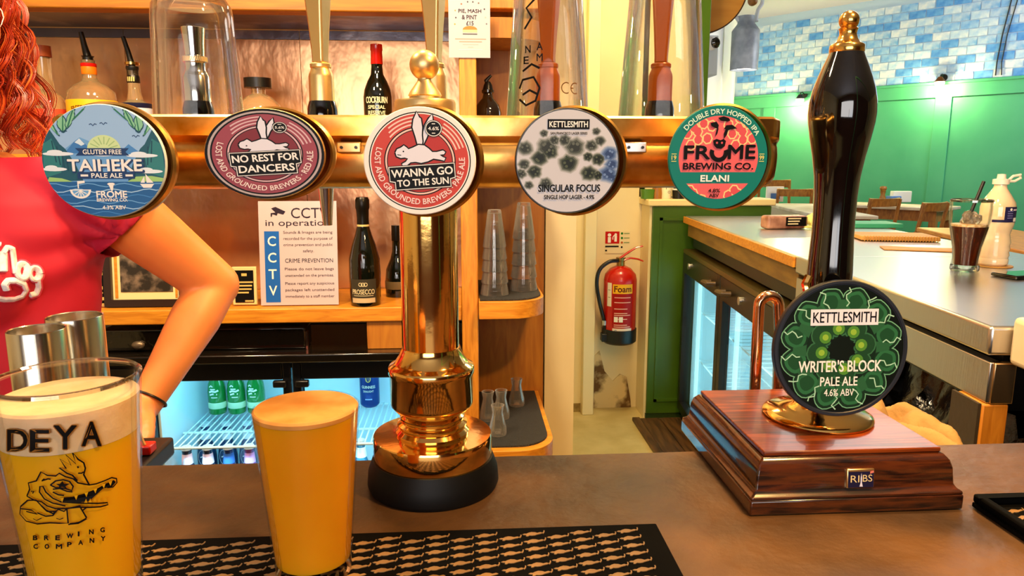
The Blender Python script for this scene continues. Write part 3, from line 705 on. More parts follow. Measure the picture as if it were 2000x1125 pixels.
# ================================================================== BACK BAR
PX0, PX1 = -.013, .033           # upright post
YF, YB = 2.0, 2.32
t = thing('back_bar_unit', 'golden oak back bar shelving with upright post and rounded end shelves', 'shelving', (-1.0, 2.15, 0))
def bb(name, mb, m, **k): return obj(name, mb, m, t, **k)
bb('lower_shelf', MB().box(-2.3, PX0 - .001, YF, YB, .954, .995), oak, bev=.003)
bb('middle_shelf', MB().box(-2.3, PX0 - .001, YF + .03, YB, 1.392, 1.42), oak, bev=.003)
bb('top_beam', MB().box(-2.3, PX0 - .001, YF, YF + .06, 1.787, 2.12), mat('oak_beam', '#8a5206', .5, col2='#a9690c', scale=6, stretch=(1, 10, 10), dist=.6), bev=.004)
bb('top_shelf', MB().box(-2.3, PX0 - .001, YF + .061, YB, 1.795, 1.83), mat('tarnished_tin', '#6a6670', .28, .6, col2='#c9c4c0', scale=6, bump=.7, detail=7, lo=.5, hi=.72))
bb('upright_post', MB().box(PX0, PX1, YF - .02, YF + .03, 0, 2.3), oakv, bev=.003)
bb('end_top_beam', MB().box(PX1 + .001, .25, YF + .10, YF + .15, 1.82, 2.12), oakv, bev=.003)
bb('side_panel', MB().box(PX0 + .01, PX1 - .01, YF + .031, YB, 0, 2.3), plyv)
bb('end_back_panel', MB().box(PX1 - .009, .252, 2.295, 2.318, 0, 2.3), plyv)
bb('support_block', MB().box(-.284, -.185, YF + .01, YF + .06, .872, .953), plyv, bev=.002)
def endshelf(x1, yf, z0, z1, name, m):
    pts = [(PX1 + .001, 2.294), (PX1 + .001, yf)] ; r = .10
    pts += [(x1 - r + r * math.sin(R(a)), yf + r * 1.0 - r * math.cos(R(a))) for a in range(0, 91, 10)] + [(x1, 2.294)]
    o = bb(name, MB().prism(pts, z0, z1), m, bev=.003); return o
endshelf(.222, 1.93, .972, 1.020, 'rounded_shelf', oak)
endshelf(.225, 2.06, 1.735, 1.79, 'rounded_shelf', plyv)
endshelf(.222, 1.99, 1.392, 1.42, 'rounded_shelf', plyv)
endshelf(.236, 1.79, .60, .645, 'rounded_shelf', oak)
# dark rubber mats on the rounded shelves
mm = mat('dark_rubber_mat', '#2b2b28', .6, bump=.9, scale=400, detail=1)
def mshelf(x1, yf, z, label):
    r = .09; pts = [(PX1 + .004, 2.28), (PX1 + .004, yf)] + [(x1 - r + r * math.sin(R(a)), yf + r - r * math.cos(R(a))) for a in range(0, 91, 10)] + [(x1, 2.28)]
    tag(obj('shelf_mat', MB().prism(pts, z + .0005, z + .005), mm), label, 'mat')
mshelf(.214, 1.945, 1.020, 'black rubber mat on the rounded shelf under the tumbler stacks')
mshelf(.222, 1.815, .645, 'dark rubber mat on the lowest rounded shelf under the small carafes')
# hammered copper sheet behind the shelves
t = thing('copper_splashback', 'hammered copper sheet panelling behind the bottle shelves', 'panel', (-1, 2.33, .995))
xs = [-2.3, -1.55, -1.02, -.50, PX0 + .004]
for i in range(4):
    obj('copper_sheet', MB().box(xs[i] + .001, xs[i + 1] - .001, YB + .004, YB + .010, .995, 1.391), tin, t)
    obj('copper_sheet', MB().box(xs[i] + .001, xs[i + 1] - .001, YB + .004, YB + .010, 1.421, 1.765), tin, t)
    obj('grey_sheet', MB().box(xs[i] + .001, xs[i + 1] - .001, YB + .004, YB + .010, 1.767, 1.793), mat('tarnished_tin', '#6a6670', .28, .6, col2='#c9c4c0', scale=6, bump=.7, detail=7, lo=.5, hi=.72), t)

# ---- bottles
def bottle(name, label, px, py_top, Y, z0, prof_px, body, parts=(), cat='bottle', group=None):
    """prof_px: (half width px, y px) outline measured in the photo, turned into metres at depth Y"""
    ym_ = (prof_px[0][1] + py_top) / 2; x = at(px, min(ym_, 190) if z0 > 1.2 else ym_, Y).x
    t = thing(name, label, cat, (x, Y, z0), 0, group)
    def zz(y): return at(px, y, Y).z - z0
    pr = [(0, 0)] + [(w * Y * .985 / FPX, max(zz(y), 0)) for w, y in prof_px]; pr.append((0, pr[-1][1]))
    obj('bottle_body', MB().lathe(pr, 32), body, t, world=False)
    for nm, pp, m in parts:
        pr = [(w * Y * .985 / FPX, zz(y)) for w, y in pp]; obj(nm, MB().lathe(pr, 32), m, t, world=False)
    return t, zz, Y * .985 / FPX
ZM, ZL = 1.4206, .9956
greenblk = mat('dark_green_glass', '#0a0d06', .07, coat=.8)
clearb = mat('clear_spirit_glass', '#d8b684', .08, coat=.8, trans=.75, col2='#e8cfa0', scale=5)
amberb = mat('pale_spirit_glass', '#e0c79a', .08, coat=.8, trans=.75)
bz = at(0, 300, 2.12)
base_y = 300
t, zz, s = bottle('spirit_bottle', 'clear spirit bottle with yellow label and red-orange neck band', 178, 60, 2.16, ZM,
    [(40, 298), (42, 292), (42, 200), (40, 180), (30, 168), (16, 160), (12, 152), (12, 118)], clearb,
    [('neck_band', [(12.5, 146), (13, 144), (13, 131), (12.5, 130)], flat('#ef7a12')), ('red_band', [(13, 131), (13.4, 130), (13.4, 125), (12.4, 124)], flat('#d3140c')),
     ('cork', [(12.8, 124), (9, 123), (9, 112), (11, 110), (0, 109)], blackp), ('label', [(42.6, 280), (42.8, 279), (42.8, 198), (42.4, 197)], flat('#f2b01c'))])
obj('pourer', MB().tube([(0, 0, zz(112)), (-.006, 0, zz(90)), (-.012, 0, zz(63))], [.011, .008, .0065], 10), blackp, t, world=False)
q = Pr(); q.arctext('FREEDOM', .11, 90, 30, .014, flat('#6a4208'), 1, cx=0, cy=-.11)
q.mb.v = [(x, y, z + zz(222) + .012) for x, y, z in q.mb.v]; q.wrapz(lambda z: 43.2 * s); q.obj('lettering', t, world=False)
t, zz, s = bottle('spirit_bottle', 'slim spirit bottle with black neck collar and blue-white label', 263, 70, 2.16, ZM,
    [(27, 298), (28, 292), (28, 212), (24, 203), (14, 196), (11, 180), (10, 160), (10, 135)], amberb,
    [('neck_collar', [(11, 162), (11.5, 161), (11, 150), (10, 148), (10, 138), (11.5, 134), (11, 130), (0, 129)], blackp), ('label_band', [(28.4, 212), (28.8, 211), (28.8, 203), (26, 202)], flat('#171a3a')),
     ('label', [(28.4, 285), (28.6, 284), (28.6, 213), (28.4, 212)], flat('#c3cfe8'))])
obj('pourer', MB().tube([(0, 0, zz(130)), (-.008, 0, zz(100)), (-.018, 0, zz(72))], [.009, .007, .0058], 10), blackp, t, world=False)
obj('pourer_collar', MB().lathe([(0, zz(128)), (.019, zz(127)), (.019, zz(122)), (0, zz(121))], 20), brass, t, world=False)
q = Pr(); 
for k in range(4): q.rect(-.010 + k * .0055, -.0065 + k * .0055, zz(160), zz(151), '#d8c27a', 1)
for k in range(3): q.rect(-.03, .03 - .01 * k, zz(222 + 8 * k), zz(218 + 8 * k), '#23306e', 1)
q.wrapz(lambda z: (12 if z > zz(170) else 29) * s); q.obj('label_marks', t, world=False)
bottle('spirit_bottle', 'round-shouldered clear bottle at the edge of the red hair', 92, 90, 2.16, ZM,
    [(30, 298), (31, 292), (31, 205), (27, 190), (14, 176), (12, 150), (12, 108), (14, 106), (14, 92)], clearb,
    [('cap', [(12.5, 112), (15, 111), (15, 90), (0, 89)], flat('#a8502a')), ('label', [(31.5, 280), (31.6, 279), (31.6, 215), (31.4, 214)], flat('#d84a30'))])
bottle('decanter', 'squat clear bottle with wide black cap right of the chrome tap', 505, 150, 2.16, ZM,
    [(40, 298), (42, 292), (42, 225), (38, 205), (24, 190), (13, 184), (13, 172)], amberb,
    [('cap', [(13, 173), (25, 172), (25, 153), (0, 152)], blackp)])
t, zz, s = bottle('port_bottle', 'dark port bottle with red wax neck on the middle shelf', 738, 85, 2.14, ZM,
    [(26, 300), (27, 294), (27, 190), (25, 176), (19, 160), (12, 146), (10.5, 130), (10.5, 124)], greenblk,
    [('wax_neck', [(11, 126), (11.4, 125), (10.6, 100), (11.6, 98), (11, 87), (0, 85)], red)])
q = Pr(); q.text('COCKBURN', 0, zz(197), 44 * s, 12 * s, flat('#d8cfa8'), 1, .03); q.text('SPECIAL', 0, zz(211), 34 * s, 7 * s, flat('#d8cfa8'), 1, .03); q.text('RESERVE', 0, zz(222), 34 * s, 8 * s, flat('#d8cfa8'), 1, .03)
q.wrapz(lambda z: 27.4 * s); q.obj('lettering', t, world=False)
t, zz, s = bottle('prosecco_bottle', 'dark sparkling wine bottle with grey label on the lower shelf', 711, 385, 2.05, ZL,
    [(26, 600), (29, 596), (30, 580), (31, 535), (30, 505), (24, 480), (17, 460), (11.5, 440), (10.5, 410), (12.5, 405), (12.5, 390), (10, 386)], greenblk,
    [('foil', [(11.8, 438), (11.5, 425), (12.2, 410), (13.6, 406), (13.6, 390), (11, 385), (0, 384)], mat('black_foil', '#15120c', .3, .4)), ('neck_label', [(12.2, 452), (12.4, 451), (11.8, 438), (11.6, 437)], flat('#d6b877'))])
q = Pr(); q.rect(-27 * s, 27 * s, zz(587), zz(541), '#3a352a', 1); q.rect(-24 * s, 24 * s, zz(586), zz(577), '#c9b08a', 2); q.text('PROSECCO', 0, zz(565), 46 * s, 10 * s, flat('#d9c9a0'), 2, .02)
q.rect(-20 * s, 20 * s, zz(573), zz(572), '#d9c9a0', 2)
for dx in (-5, 0, 5): q.poly(circ(dx * s, zz(551), 4 * s, 12), flat('#d9c9a0'), 2)
q.wrapz(lambda z: 31.5 * s); q.obj('label', t, world=False)
bottle('wine_bottle', 'dark wine bottle half hidden behind the brass column', 776, 480, 2.18, ZL,
    [(22, 592), (24, 588), (24, 545), (22, 525), (13, 505), (9, 490), (8, 450), (9, 448), (9, 440)], greenblk,
    [('foil', [(9.2, 470), (9.4, 469), (9.2, 440), (0, 439)], mat('black_foil', '#15120c', .3, .4)), ('label', [(24.4, 562), (24.5, 561), (24.5, 548), (24.3, 547)], flat('#6a5a3a'))])
t, zz, s = bottle('decanter', 'dark glass flask with stopper in the niche beside the post', 953, 150, 2.16, ZM,
    [(24, 300), (26, 294), (26, 220), (22, 205), (11, 192), (9, 184), (12, 181), (12, 176)], mat('smoky_glass', '#3a2a16', .08, coat=.8, trans=.4),
    [('stopper', [(8, 178), (10, 176), (8, 166), (5, 160), (0, 158)], blackp)])
obj('spout', MB().tube([(0, 0, zz(166)), (-.006, 0, zz(158)), (.010, 0, zz(147))], [.007, .006, .004], 10), blackp, t, world=False)

# ---- tumblers stacked on the rounded shelf, carafes below
gstack = glass('stack_glass', (.97, .96, .94, 1), .45, cap=.75)
nt_ = gstack.node_tree; df_ = nt_.nodes.new('ShaderNodeBsdfDiffuse'); df_.inputs[0].default_value = (1, .95, .85, 1)
lw_ = nt_.nodes.new('ShaderNodeLayerWeight'); lw_.inputs[0].default_value = .35; mx_ = nt_.nodes.new('ShaderNodeMixShader'); o_ = nt_.nodes['Material Output']; src_ = o_.inputs[0].links[0].from_socket
mu_ = nt_.nodes.new('ShaderNodeMath'); mu_.operation = 'MULTIPLY_ADD'; mu_.inputs[1].default_value = .26; mu_.inputs[2].default_value = .02; nt_.links.new(lw_.outputs['Facing'], mu_.inputs[0]); nt_.links.new(mu_.outputs[0], mx_.inputs[0])  # whitish diffuse towards the edges stands in for bright highlights on the glass
nt_.links.new(src_, mx_.inputs[1]); nt_.links.new(df_.outputs[0], mx_.inputs[2]); nt_.links.new(mx_.outputs[0], o_.inputs[0])
def tumbler_mesh(h, r0, r1):
    return MB().lathe([(r0 - .0018, 0), (r0, 0), (r0 + .0006, .003), (r1, h - .004), (r1 - .0015, h), (0, h), (0, h - .009), (r1 - .0016, h - .010), (r0 - .0018, .002), (r0 - .0018, 0)], 32)
TM = tumbler_mesh(.105, .040, .0235).mesh('tumbler', [gstack])     # upside down: wide rim at the bottom
def stack(px, Y, z0, n, pitch, labels, scale=1.):
    x = at(px, 500, Y).x; random.seed(px)
    for k in range(n):
        o = obj('tumbler', TM, None, loc=(x + random.uniform(-.0004, .0004), Y, z0 + k * pitch)); o.scale = (scale * (1 - .045 * k),) * 2 + (1,)
        tag(o, labels + ', ' + ('lowest', 'second from the bottom', 'third from the bottom', 'fourth from the bottom', 'topmost')[k] + ' of the stack', 'glass', 'upturned tumblers in two stacks')
stack(966, 2.02, 1.0262, 5, .034, 'upturned tumbler in the stack nearer the post')
stack(1023, 2.09, 1.0262, 5, .038, 'upturned tumbler in the stack farther from the post')
cp_ = [(0, 0), (.024, 0), (.025, .004), (.0245, .02), (.017, .05), (.0145, .065), (.0185, .085), (.0165, .085), (.013, .065), (.0155, .05), (.022, .02), (.021, .008), (0, .007)]
CMh = MB().lathe(cp_, 28).mesh('carafe', [gstack])
def carafe(px, Y, k, label):
    p = at(px, 800, Y); o = obj('small_carafe', CMh, None, loc=(p.x, Y, .6504 + k)); return tag(o, label, 'carafe', 'little measuring carafes on the lowest shelf')
carafe(953, 2.02, 0, 'small clear carafe against the oak post, rear row'); carafe(979, 2.03, 0, 'small clear carafe in the middle of the rear row')
carafe(1009, 2.14, 0, 'small clear carafe farthest from the oak post'); carafe(972, 1.90, 0, 'small clear carafe standing in front of the others')

# ---- sign, frames and plaques on the lower shelf
def leaning(name, label, cat, px0, px1, py0, py1, Y, depth=.02, tilt=6):
    a, b = at(px0, py1, Y), at(px1, py0, Y); w, h = b.x - a.x, b.z - ZL
    t = thing(name, label, cat, ((a.x + b.x) / 2, Y, ZL + .0022)); t.rotation_euler = (R(-tilt), 0, 0); return t, w, h
t, w, h = leaning('cctv_sign', 'white notice with blue lettered strip leaning on the lower shelf', 'sign', 510, 653, 394, 596, 2.035)
obj('sign_board', MB().box(-w / 2, w / 2, 0, .005, .0005, h), mat('sign_white', '#c2b3ba', .35, coat=.1), t, world=False)
q = Pr(w / 143, h / 202, .0003)      # photo pixels, origin bottom centre
blue = flat('#1f5fb8'); ink = flat('#2b2030')
q.rect(-62, -35, 6, 144, blue, 1)
for k, ch in enumerate('CCTV'): q.text(ch, -48.5, 125 - k * 32, 15, 19, white, 2, .015)
q.text('CCTV', 22, 179, 68, 20, ink, 2, 0); q.text('in operation', 0, 158, 118, 15, ink, 2, 0)
q.poly([(-48, 188), (-40, 191), (-22, 182), (-26, 176), (-36, 179), (-38, 174), (-46, 177), (-47, 172), (-49, 172), (-49, 179), (-40, 180)], ink, 2)
for k, ln in enumerate(['Sounds & Images are being', 'recorded for the purpose of', 'crime prevention and public', 'safety.']): q.text(ln, 18, 141 - k * 12, 90 if k < 3 else 20, 7, flat('#4a3540'), 2, 0)
q.text('CRIME PREVENTION', 19, 87, 88, 8, ink, 2, 0)
for k, ln in enumerate(['Please do not leave bags', 'unattended on the premises.', 'Please report any suspicious', 'packages left unattended', 'immediately to a staff member']): q.text(ln, 19, 70 - k * 12.6 - (3 if k > 1 else 0), 90, 7, flat('#4a3540'), 2, 0)
q.obj('sign_print', t, world=False)
t, w, h = leaning('picture_frame', 'dark framed picture with cream mount on the lower shelf behind the arm', 'picture frame', 204, 352, 440, 600, 2.04)
q = MB(); b_ = .020; q.box(-w / 2, w / 2, 0, .02, 0, b_).box(-w / 2, w / 2, 0, .02, h - b_, h).box(-w / 2, -w / 2 + b_, 0, .02, b_, h - b_).box(w / 2 - b_, w / 2, 0, .02, b_, h - b_)
obj('frame', q, mat('dark_frame', '#2a1a14', .35), t, world=False)
obj('mount', MB().box(-w / 2 + b_, w / 2 - b_, .012, .016, b_, h - b_), mat('cream_mount', '#f0dca4', .6), t, world=False)
obj('gilt_slip', MB().box(-w / 2 + b_ + .006, -w / 2 + b_ + .014, .0105, .0115, b_ + .004, h - b_).box(w / 2 - b_ - .014, w / 2 - b_ - .008, .0105, .0115, b_ + .004, h - b_), oak, t, world=False)
obj('picture', MB().box(-w / 2 + b_ + .022, w / 2 - b_ - .020, .0095, .0115, b_ + .022, h - b_ - .02), mat('murky_painting', '#2c2620', .3, col2='#a08a78', scale=26, detail=6, lo=.42, hi=.72), t, world=False)
def plaque(px0, px1, py0, label, lines):
    t, w, h = leaning('plaque', label, 'plaque', px0, px1, py0, 596, 2.045, tilt=5)
    obj('plaque_back', MB().box(-w / 2, w / 2, 0, .01, .0005, h), mat('cream_wood', '#e6c98c', .5), t, world=False, bev=.002)
    obj('plaque_face', MB().box(-w / 2 + .008, w / 2 - .008, -.002, 0, .008, h - .010), black, t, world=False)
    q = Pr(base=.0022); gold = flat('#d6b36a')
    for a, b, v, hh in lines: q.rect(a * w, b * w, v * h, (v + hh) * h, gold, 1)
    q.obj('engraving', t, world=False)
plaque(455, 498, 523, 'small black plaque with cream border by the elbow', [(-.1, .12, .76, .07), (-.28, .36, .58, .04), (-.28, .32, .49, .04), (-.3, .30, .40, .04), (-.3, .18, .31, .04), (.02, .36, .09, .04)])
plaque(160, 208, 524, 'small black plaque with cream border beside the red shirt', [(-.2, .30, .80, .08), (-.25, .28, .44, .08), (-.2, .28, .34, .03), (-.3, .38, .17, .08), (-.1, .3, .06, .03)])
# poster pinned to the post
a, b = at(877, 112, 1.972), at(957, -28, 1.972)
w, h = b.x - a.x, b.z - a.z
t = thing('poster', 'white printed poster pinned to the oak post', 'poster', ((a.x + b.x) / 2, 1.976, a.z))
obj('sheet', MB().box(-w / 2, w / 2, 0, .0012, 0, h), mat('poster_paper', '#b3acb6', .6), t, world=False)
q = Pr(w / 80, w / 80, .0003); ink = flat('#2b2436')
q.text('PIE, MASH', 1, 86, 44, 8, ink, 2, .02); q.text('& PINT', 0, 75, 29, 8, ink, 2, .02); q.text('£15', 1, 64, 14, 8, ink, 2, .02)
q.poly(circ(1, 52, 14, 20, 7, 0, 180), flat('#d9743a'), 1); q.rect(-13, 15, 47, 52, '#e8b48c', 1); q.rect(-13, 15, 43, 45, '#4a4a52', 1)
for k, (w2, c) in enumerate(((60, '#d88a7a'), (44, '#d88a7a'), (30, '#b8a8a8'), (10, '#b8a8a8'), (46, '#d5cccc'))): q.rect(-w2 / 2 + 2, w2 / 2 + 2, 34 - k * 5, 35.6 - k * 5, c, 1)
for x, y, c in ((-15, 99, '#d05a4a'), (-3, 103, '#4a4a5a'), (7, 103, '#4a4a5a'), (18, 101, '#6a5a5a'), (-27, 87, '#c08a6a'), (-26, 74, '#4a4a5a'), (-28, 62, '#c08a4a'), (29, 90, '#3a3a4a'), (31, 75, '#b0a0a0'), (33, 63, '#6a6a7a')): q.poly(circ(x, y, 1.7, 6), c, 1)
q.obj('poster_print', t, world=False)

# ---- undercounter bottle fridge
FX0, FX1, FY = -.915, -.016, 2.0
t = thing('undercounter_fridge', 'black undercounter bottle fridge glowing cyan under the back bar', 'fridge', (-.46, 2.25, 0))
FZ = .845
cab = MB().box(FX0, FX0 + .02, FY + .03, 2.48, .05, FZ).box(FX1 - .02, FX1, FY + .03, 2.48, .05, FZ).box(FX0, FX1, 2.46, 2.48, .05, FZ).box(FX0, FX1, FY + .03, 2.48, .05, .08).box(FX0, FX1, FY + .03, 2.48, FZ - .03, FZ)
obj('cabinet', cab, blackp, t)
obj('plinth', MB().box(FX0 + .01, FX1 - .01, FY + .05, 2.44, 0, .05), blackp, t)
obj('liner', MB().box(FX0 + .0205, FX1 - .0205, 2.445, 2.459, .081, FZ - .031).box(FX0 + .0205, FX0 + .03, FY + .035, 2.445, .081, FZ - .031).box(FX1 - .03, FX1 - .0205, FY + .035, 2.445, .081, FZ - .031).box(FX0 + .03, FX1 - .03, FY + .035, 2.445, .081, .09).box(FX0 + .03, FX1 - .03, FY + .10, 2.445, FZ - .04, FZ - .031), liner, t)
xm = at(573, 800, FY).x; SZ = .575
q = MB()
n = 44
for k in range(n):
    x = FX0 + .05 + k * (FX1 - FX0 - .1) / (n - 1); q.tube([(x, FY + .05, SZ), (x, 2.41, SZ)], .0022, 5)
for y in (FY + .05, 2.17, 2.41): q.tube([(FX0 + .035, y, SZ - .004), (FX1 - .035, y, SZ - .004)], .0042, 6)
obj('wire_shelf', q, wire, t, kind='stuff')
obj('floor_rack', MB().box(FX0 + .04, FX1 - .04, FY + .05, 2.43, .312, .322), wire, t)
for a, b in ((FX0, xm - .002), (xm + .002, FX1)):
    st = at(555, 800, FY).x; fw = xm - .002 - st
    d = MB().box(a, a + fw, FY, FY + .028, .05, FZ - .002).box(b - fw, b, FY, FY + .028, .05, FZ - .002).box(a + fw, b - fw, FY, FY + .028, .05, .12).box(a + fw, b - fw, FY, FY + .028, FZ - .056, FZ - .002)
    dr = obj('door', d, mat('navy_black_frame', '#10131a', .3), t, bev=.003)
    obj('door_glass', MB().box(a + fw - .001, b - fw + .001, FY + .010, FY + .016, .119, FZ - .055), tg, dr)
    obj('door_handle', MB().box((xm - .05 if a < xm - .2 else xm + .012), (xm - .012 if a < xm - .2 else xm + .05), FY - .018, FY, FZ - .075, FZ - .055), blackp, dr, bev=.004)
obj('led_strip', MB().box(FX0 + .05, xm - .04, FY + .04, FY + .055, FZ - .05, FZ - .036).box(xm + .04, FX1 - .05, FY + .04, FY + .055, FZ - .05, FZ - .036), led, t)
area('fridge_light_left', ((FX0 + xm) / 2, FY + .07, FZ - .06), ((FX0 + xm) / 2, 2.4, .4), .35, 1.0, (.24, .78, 1), .05)
area('fridge_light_right', ((xm + FX1) / 2, FY + .07, FZ - .06), ((xm + FX1) / 2, 2.4, .4), .35, 1.0, (.24, .78, 1), .05)
area('fridge_light_low', (xm, FY + .07, .50), (xm, 2.4, .35), .7, .8, (.24, .74, 1), .05)
o = obj('back_counter', MB().box(-2.3, FX1, 1.965, 2.34, .847, .872), mat('black_worktop', '#120e0a', .16, coat=.5, bump=.05, scale=8), bev=.004); tag(o, 'gloss black worktop over the undercounter fridge', 'worktop')
# steel cupboard carrying the worktop beyond the fridge
t = thing('back_cabinet', 'black cabinet beside the fridge behind the person', 'cabinet', (-1.6, 2.2, 0))
obj('cabinet_body', MB().box(-2.3, FX0 - .005, 2.02, 2.45, 0, .846), blackp, t)
obj('cabinet_door', MB().box(-1.6, FX0 - .01, 2.0, 2.02, .05, .83), blackp, t, bev=.003); obj('cabinet_door', MB().box(-2.29, -1.61, 2.0, 2.02, .05, .83), blackp, t, bev=.003)
t = thing('storage_tray', 'long gloss black tray with metal end on the black worktop', 'tray', (-.74, 2.05, .8725))
obj('tray_body', MB().box(-1.02, -.458, 2.02, 2.10, .8725, .938), mat('gloss_tray', '#0d0906', .08, coat=.8, bump=.35, scale=9), t, bev=.006)
obj('end_clip', MB().box(-.4575, -.452, 2.015, 2.03, .8725, .925), copper, t)
obj('tray_knob', MB().ball((-.92, 2.015, .893), (.018, .010, .012)), mat('dull_metal', '#7a6a58', .4, .7), t)
# bottles in the fridge
gg = mat('green_bottle_glass', '#178a3a', .1, coat=.5, trans=.2, col2='#1fa548', scale=3)
prof_g = [(0, 0), (.026, 0), (.029, .004), (.029, .075), (.026, .10), (.015, .13), (.012, .165), (.013, .168), (.013, .18), (0, .18)]
t = thing('green_bottle', 'green soft drink bottle with white print in the fridge, nearest the arm', 'bottle', (0, 0, 0), 0, 'green bottles on the fridge shelf')
Mg = obj('bottle_body', MB().lathe(prof_g, 28), gg, t, world=False)
q = Pr(); 
q.line([(-.016, .094), (-.010, .099), (-.004, .095)], .004, white, 1); q.rect(-.013, .004, .085, .089, white, 1); q.line([(-.017, .077), (-.008, .081), (.004, .079), (.014, .083)], .006, white, 1); q.line([(-.015, .068), (-.004, .072), (.010, .070)], .005, white, 1); q.rect(-.010, .010, .058, .061, white, 1)
q.wrapz(lambda z: .0293 if z < .078 else .0293 - (z - .078) * .13); q.obj('bottle_print', t, world=False)
obj('label_band', MB().lathe([(.0292, .020), (.0295, .0205), (.0295, .040), (.0292, .0405)], 28), flat('#d8f0c8'), t, world=False)
obj('cap', MB().lathe([(.014, .178), (.015, .18), (.0145, .188), (0, .189)], 20), white, t, world=False)
zs = SZ + .0024
t.location = (at(424, 770, 2.34).x, 2.34, zs)
dup(t, (at(462, 770, 2.34).x, 2.34, zs), .1, 'green soft drink bottle with white print in the fridge, middle of three')
dup(t, (at(500, 770, 2.34).x, 2.34, zs), -.1, 'green soft drink bottle with white print in the fridge, nearest the small pint')
t = thing('stout_can', 'dark blue stout can with white lettering on the fridge shelf', 'can', (at(722, 760, 2.375).x, 2.375, zs))
obj('can_body', MB().lathe([(0, .002), (.024, 0), (.032, .008), (.033, .012), (.033, .120), (.027, .131), (.027, .134), (.024, .132), (0, .131)], 32), mat('can_blue', '#123a86', .25, .4), t, world=False)
q = Pr(); q.text('GUINNESS', 0, .075, .048, .010, flat('#e8e4d0'), 1, .02); q.text('DRAUGHT', 0, .060, .036, .007, flat('#e8e4d0'), 1, .02); q.rect(-.012, .012, .030, .034, '#9fb8e0', 1)
q.line(circ(0, .104, .008, 16, .011), .0025, flat('#e0c060'), 1, True); q.line([(-.004, .097), (-.002, .11)], .001, flat('#e0c060'), 1); q.line([(.002, .097), (.003, .108)], .001, flat('#e0c060'), 1)
q.wrapz(lambda z: .0333); q.obj('can_print', t, world=False)
pd = [(0, 0), (.028, 0), (.031, .004), (.031, .12), (.028, .145), (.016, .18), (.013, .215), (.014, .218), (.014, .226), (0, .226)]
def lowbottle(px, Y, body, neck, lab, label, z=.3225, sc=1.):
    t = thing('beer_bottle', label, 'bottle', (at(px, 850, Y).x, Y, z), 0, 'bottles on the fridge floor rack')
    obj('bottle_body', MB().lathe(pd, 24), flat(body, .12, .6), t, world=False)
    obj('neck_label', MB().lathe([(.0135, .212), (.0142, .211), (.0172, .181), (.0165, .18)], 24), flat(neck), t, world=False)
    obj('crown_cap', MB().lathe([(.0150, .224), (.0155, .226), (.014, .234), (0, .235)], 20), flat('#dfe8ee'), t, world=False)
    q = Pr(); q.poly(circ(0, .125, .022, 24, .026), flat(lab), 1); q.line([(-.012, .125), (0, .131), (.012, .125)], .004, flat(neck), 2); q.wrapz(lambda z: .0313 if z < .12 else .0313 - (z - .12) * .12); q.obj('front_label', t, world=False)
for i, (px, Y, b, n, l, lb) in enumerate([
    (362, 2.10, '#0c1a3a', '#f2c6d4', '#1c3a6a', 'dark bottle with pink and white neck label, fridge corner by the wrist'),
    (403, 2.10, '#0c1a3a', '#f2c6d4', '#1c3a6a', 'dark bottle with pink and white neck label, second from the wrist'),
    (444, 2.10, '#12265a', '#3a62a8', '#d8e6f2', 'dark blue bottle with pale oval label on the fridge floor rack'),
    (485, 2.10, '#7a3a7a', '#c88ac0', '#e6dcc8', 'purple bottle with cream label on the fridge floor rack'),
    (524, 2.10, '#3a5a9a', '#cfe0f0', '#f0f4f8', 'blue and white bottle hidden half behind the small pint on the floor rack'),
    (402, 2.30, '#22406a', '#e8eef4', '#d0dce8', 'white-necked bottle at the back of the floor rack, nearest the wrist'),
    (443, 2.30, '#22406a', '#e8eef4', '#d0dce8', 'white-necked bottle at the back of the floor rack, behind the blue one'),
    (484, 2.30, '#6a6a8a', '#f4f4f4', '#d0dce8', 'white-necked bottle at the back of the floor rack, behind the purple one'),
    (704, 2.12, '#2a6a8a', '#e8f4f4', '#d0eee0', 'teal bottle at the back of the right fridge door'),
    (750, 2.14, '#2a6a8a', '#e8f4f4', '#d0eee0', 'teal bottle close to the brass base in the right fridge door')]): lowbottle(px, Y, b, n, l, lb)

# ---- fire extinguisher and its sign
EY = 3.80
ex = at(1210, 600, EY); zb = at(1210, 668, EY).z; s = EY * .985 / FPX
t = thing('fire_extinguisher', 'red foam fire extinguisher with black base hung on cream wall', 'fire extinguisher', (ex.x, EY, zb))
hh = 150 * s; r = 33.5 * s
obj('cylinder', MB().lathe([(0, .02), (r * .96, .02), (r, .04), (r, hh - .05), (r * .93, hh - .02), (r * .62, hh + .012), (.028, hh + .025), (0, hh + .025)], 40), red, t, world=False)
obj('base_skirt', MB().lathe([(0, .0), (r * .9, 0), (r * 1.06, .012), (r * 1.06, 30 * s), (r * 1.0, 31 * s)], 40), blackp, t, world=False)
obj('valve', MB().lathe([(0, hh + .025), (.022, hh + .025), (.022, hh + .05), (.026, hh + .052), (.026, hh + .07), (0, hh + .072)], 20), mat('valve_metal', '#b08a4a', .25, .9), t, world=False)
obj('lever', MB().tube([(-.01, -.01, hh + .065), (.04, -.01, hh + .10), (.08, -.012, hh + .125), (.115, -.012, hh + .132)], [.012, .012, .011, .009], 8, flat_=.5), red, t, world=False)
obj('carry_handle', MB().tube([(-.01, -.01, hh + .05), (.05, -.012, hh + .068), (.09, -.012, hh + .062), (.12, -.012, hh + .05)], [.012, .011, .010, .008], 8, flat_=.5), red, t, world=False)
hs = [(-.02, -.02, hh + .055), (-.07, -.03, hh + .05), (-.12, -.035, hh + .01), (-.135, -.035, hh - .06), (-.12, -.035, hh - .16), (-.09, -.03, hh - .27), (-.085, -.03, .10), (-.085, -.03, .04)]
hp = []
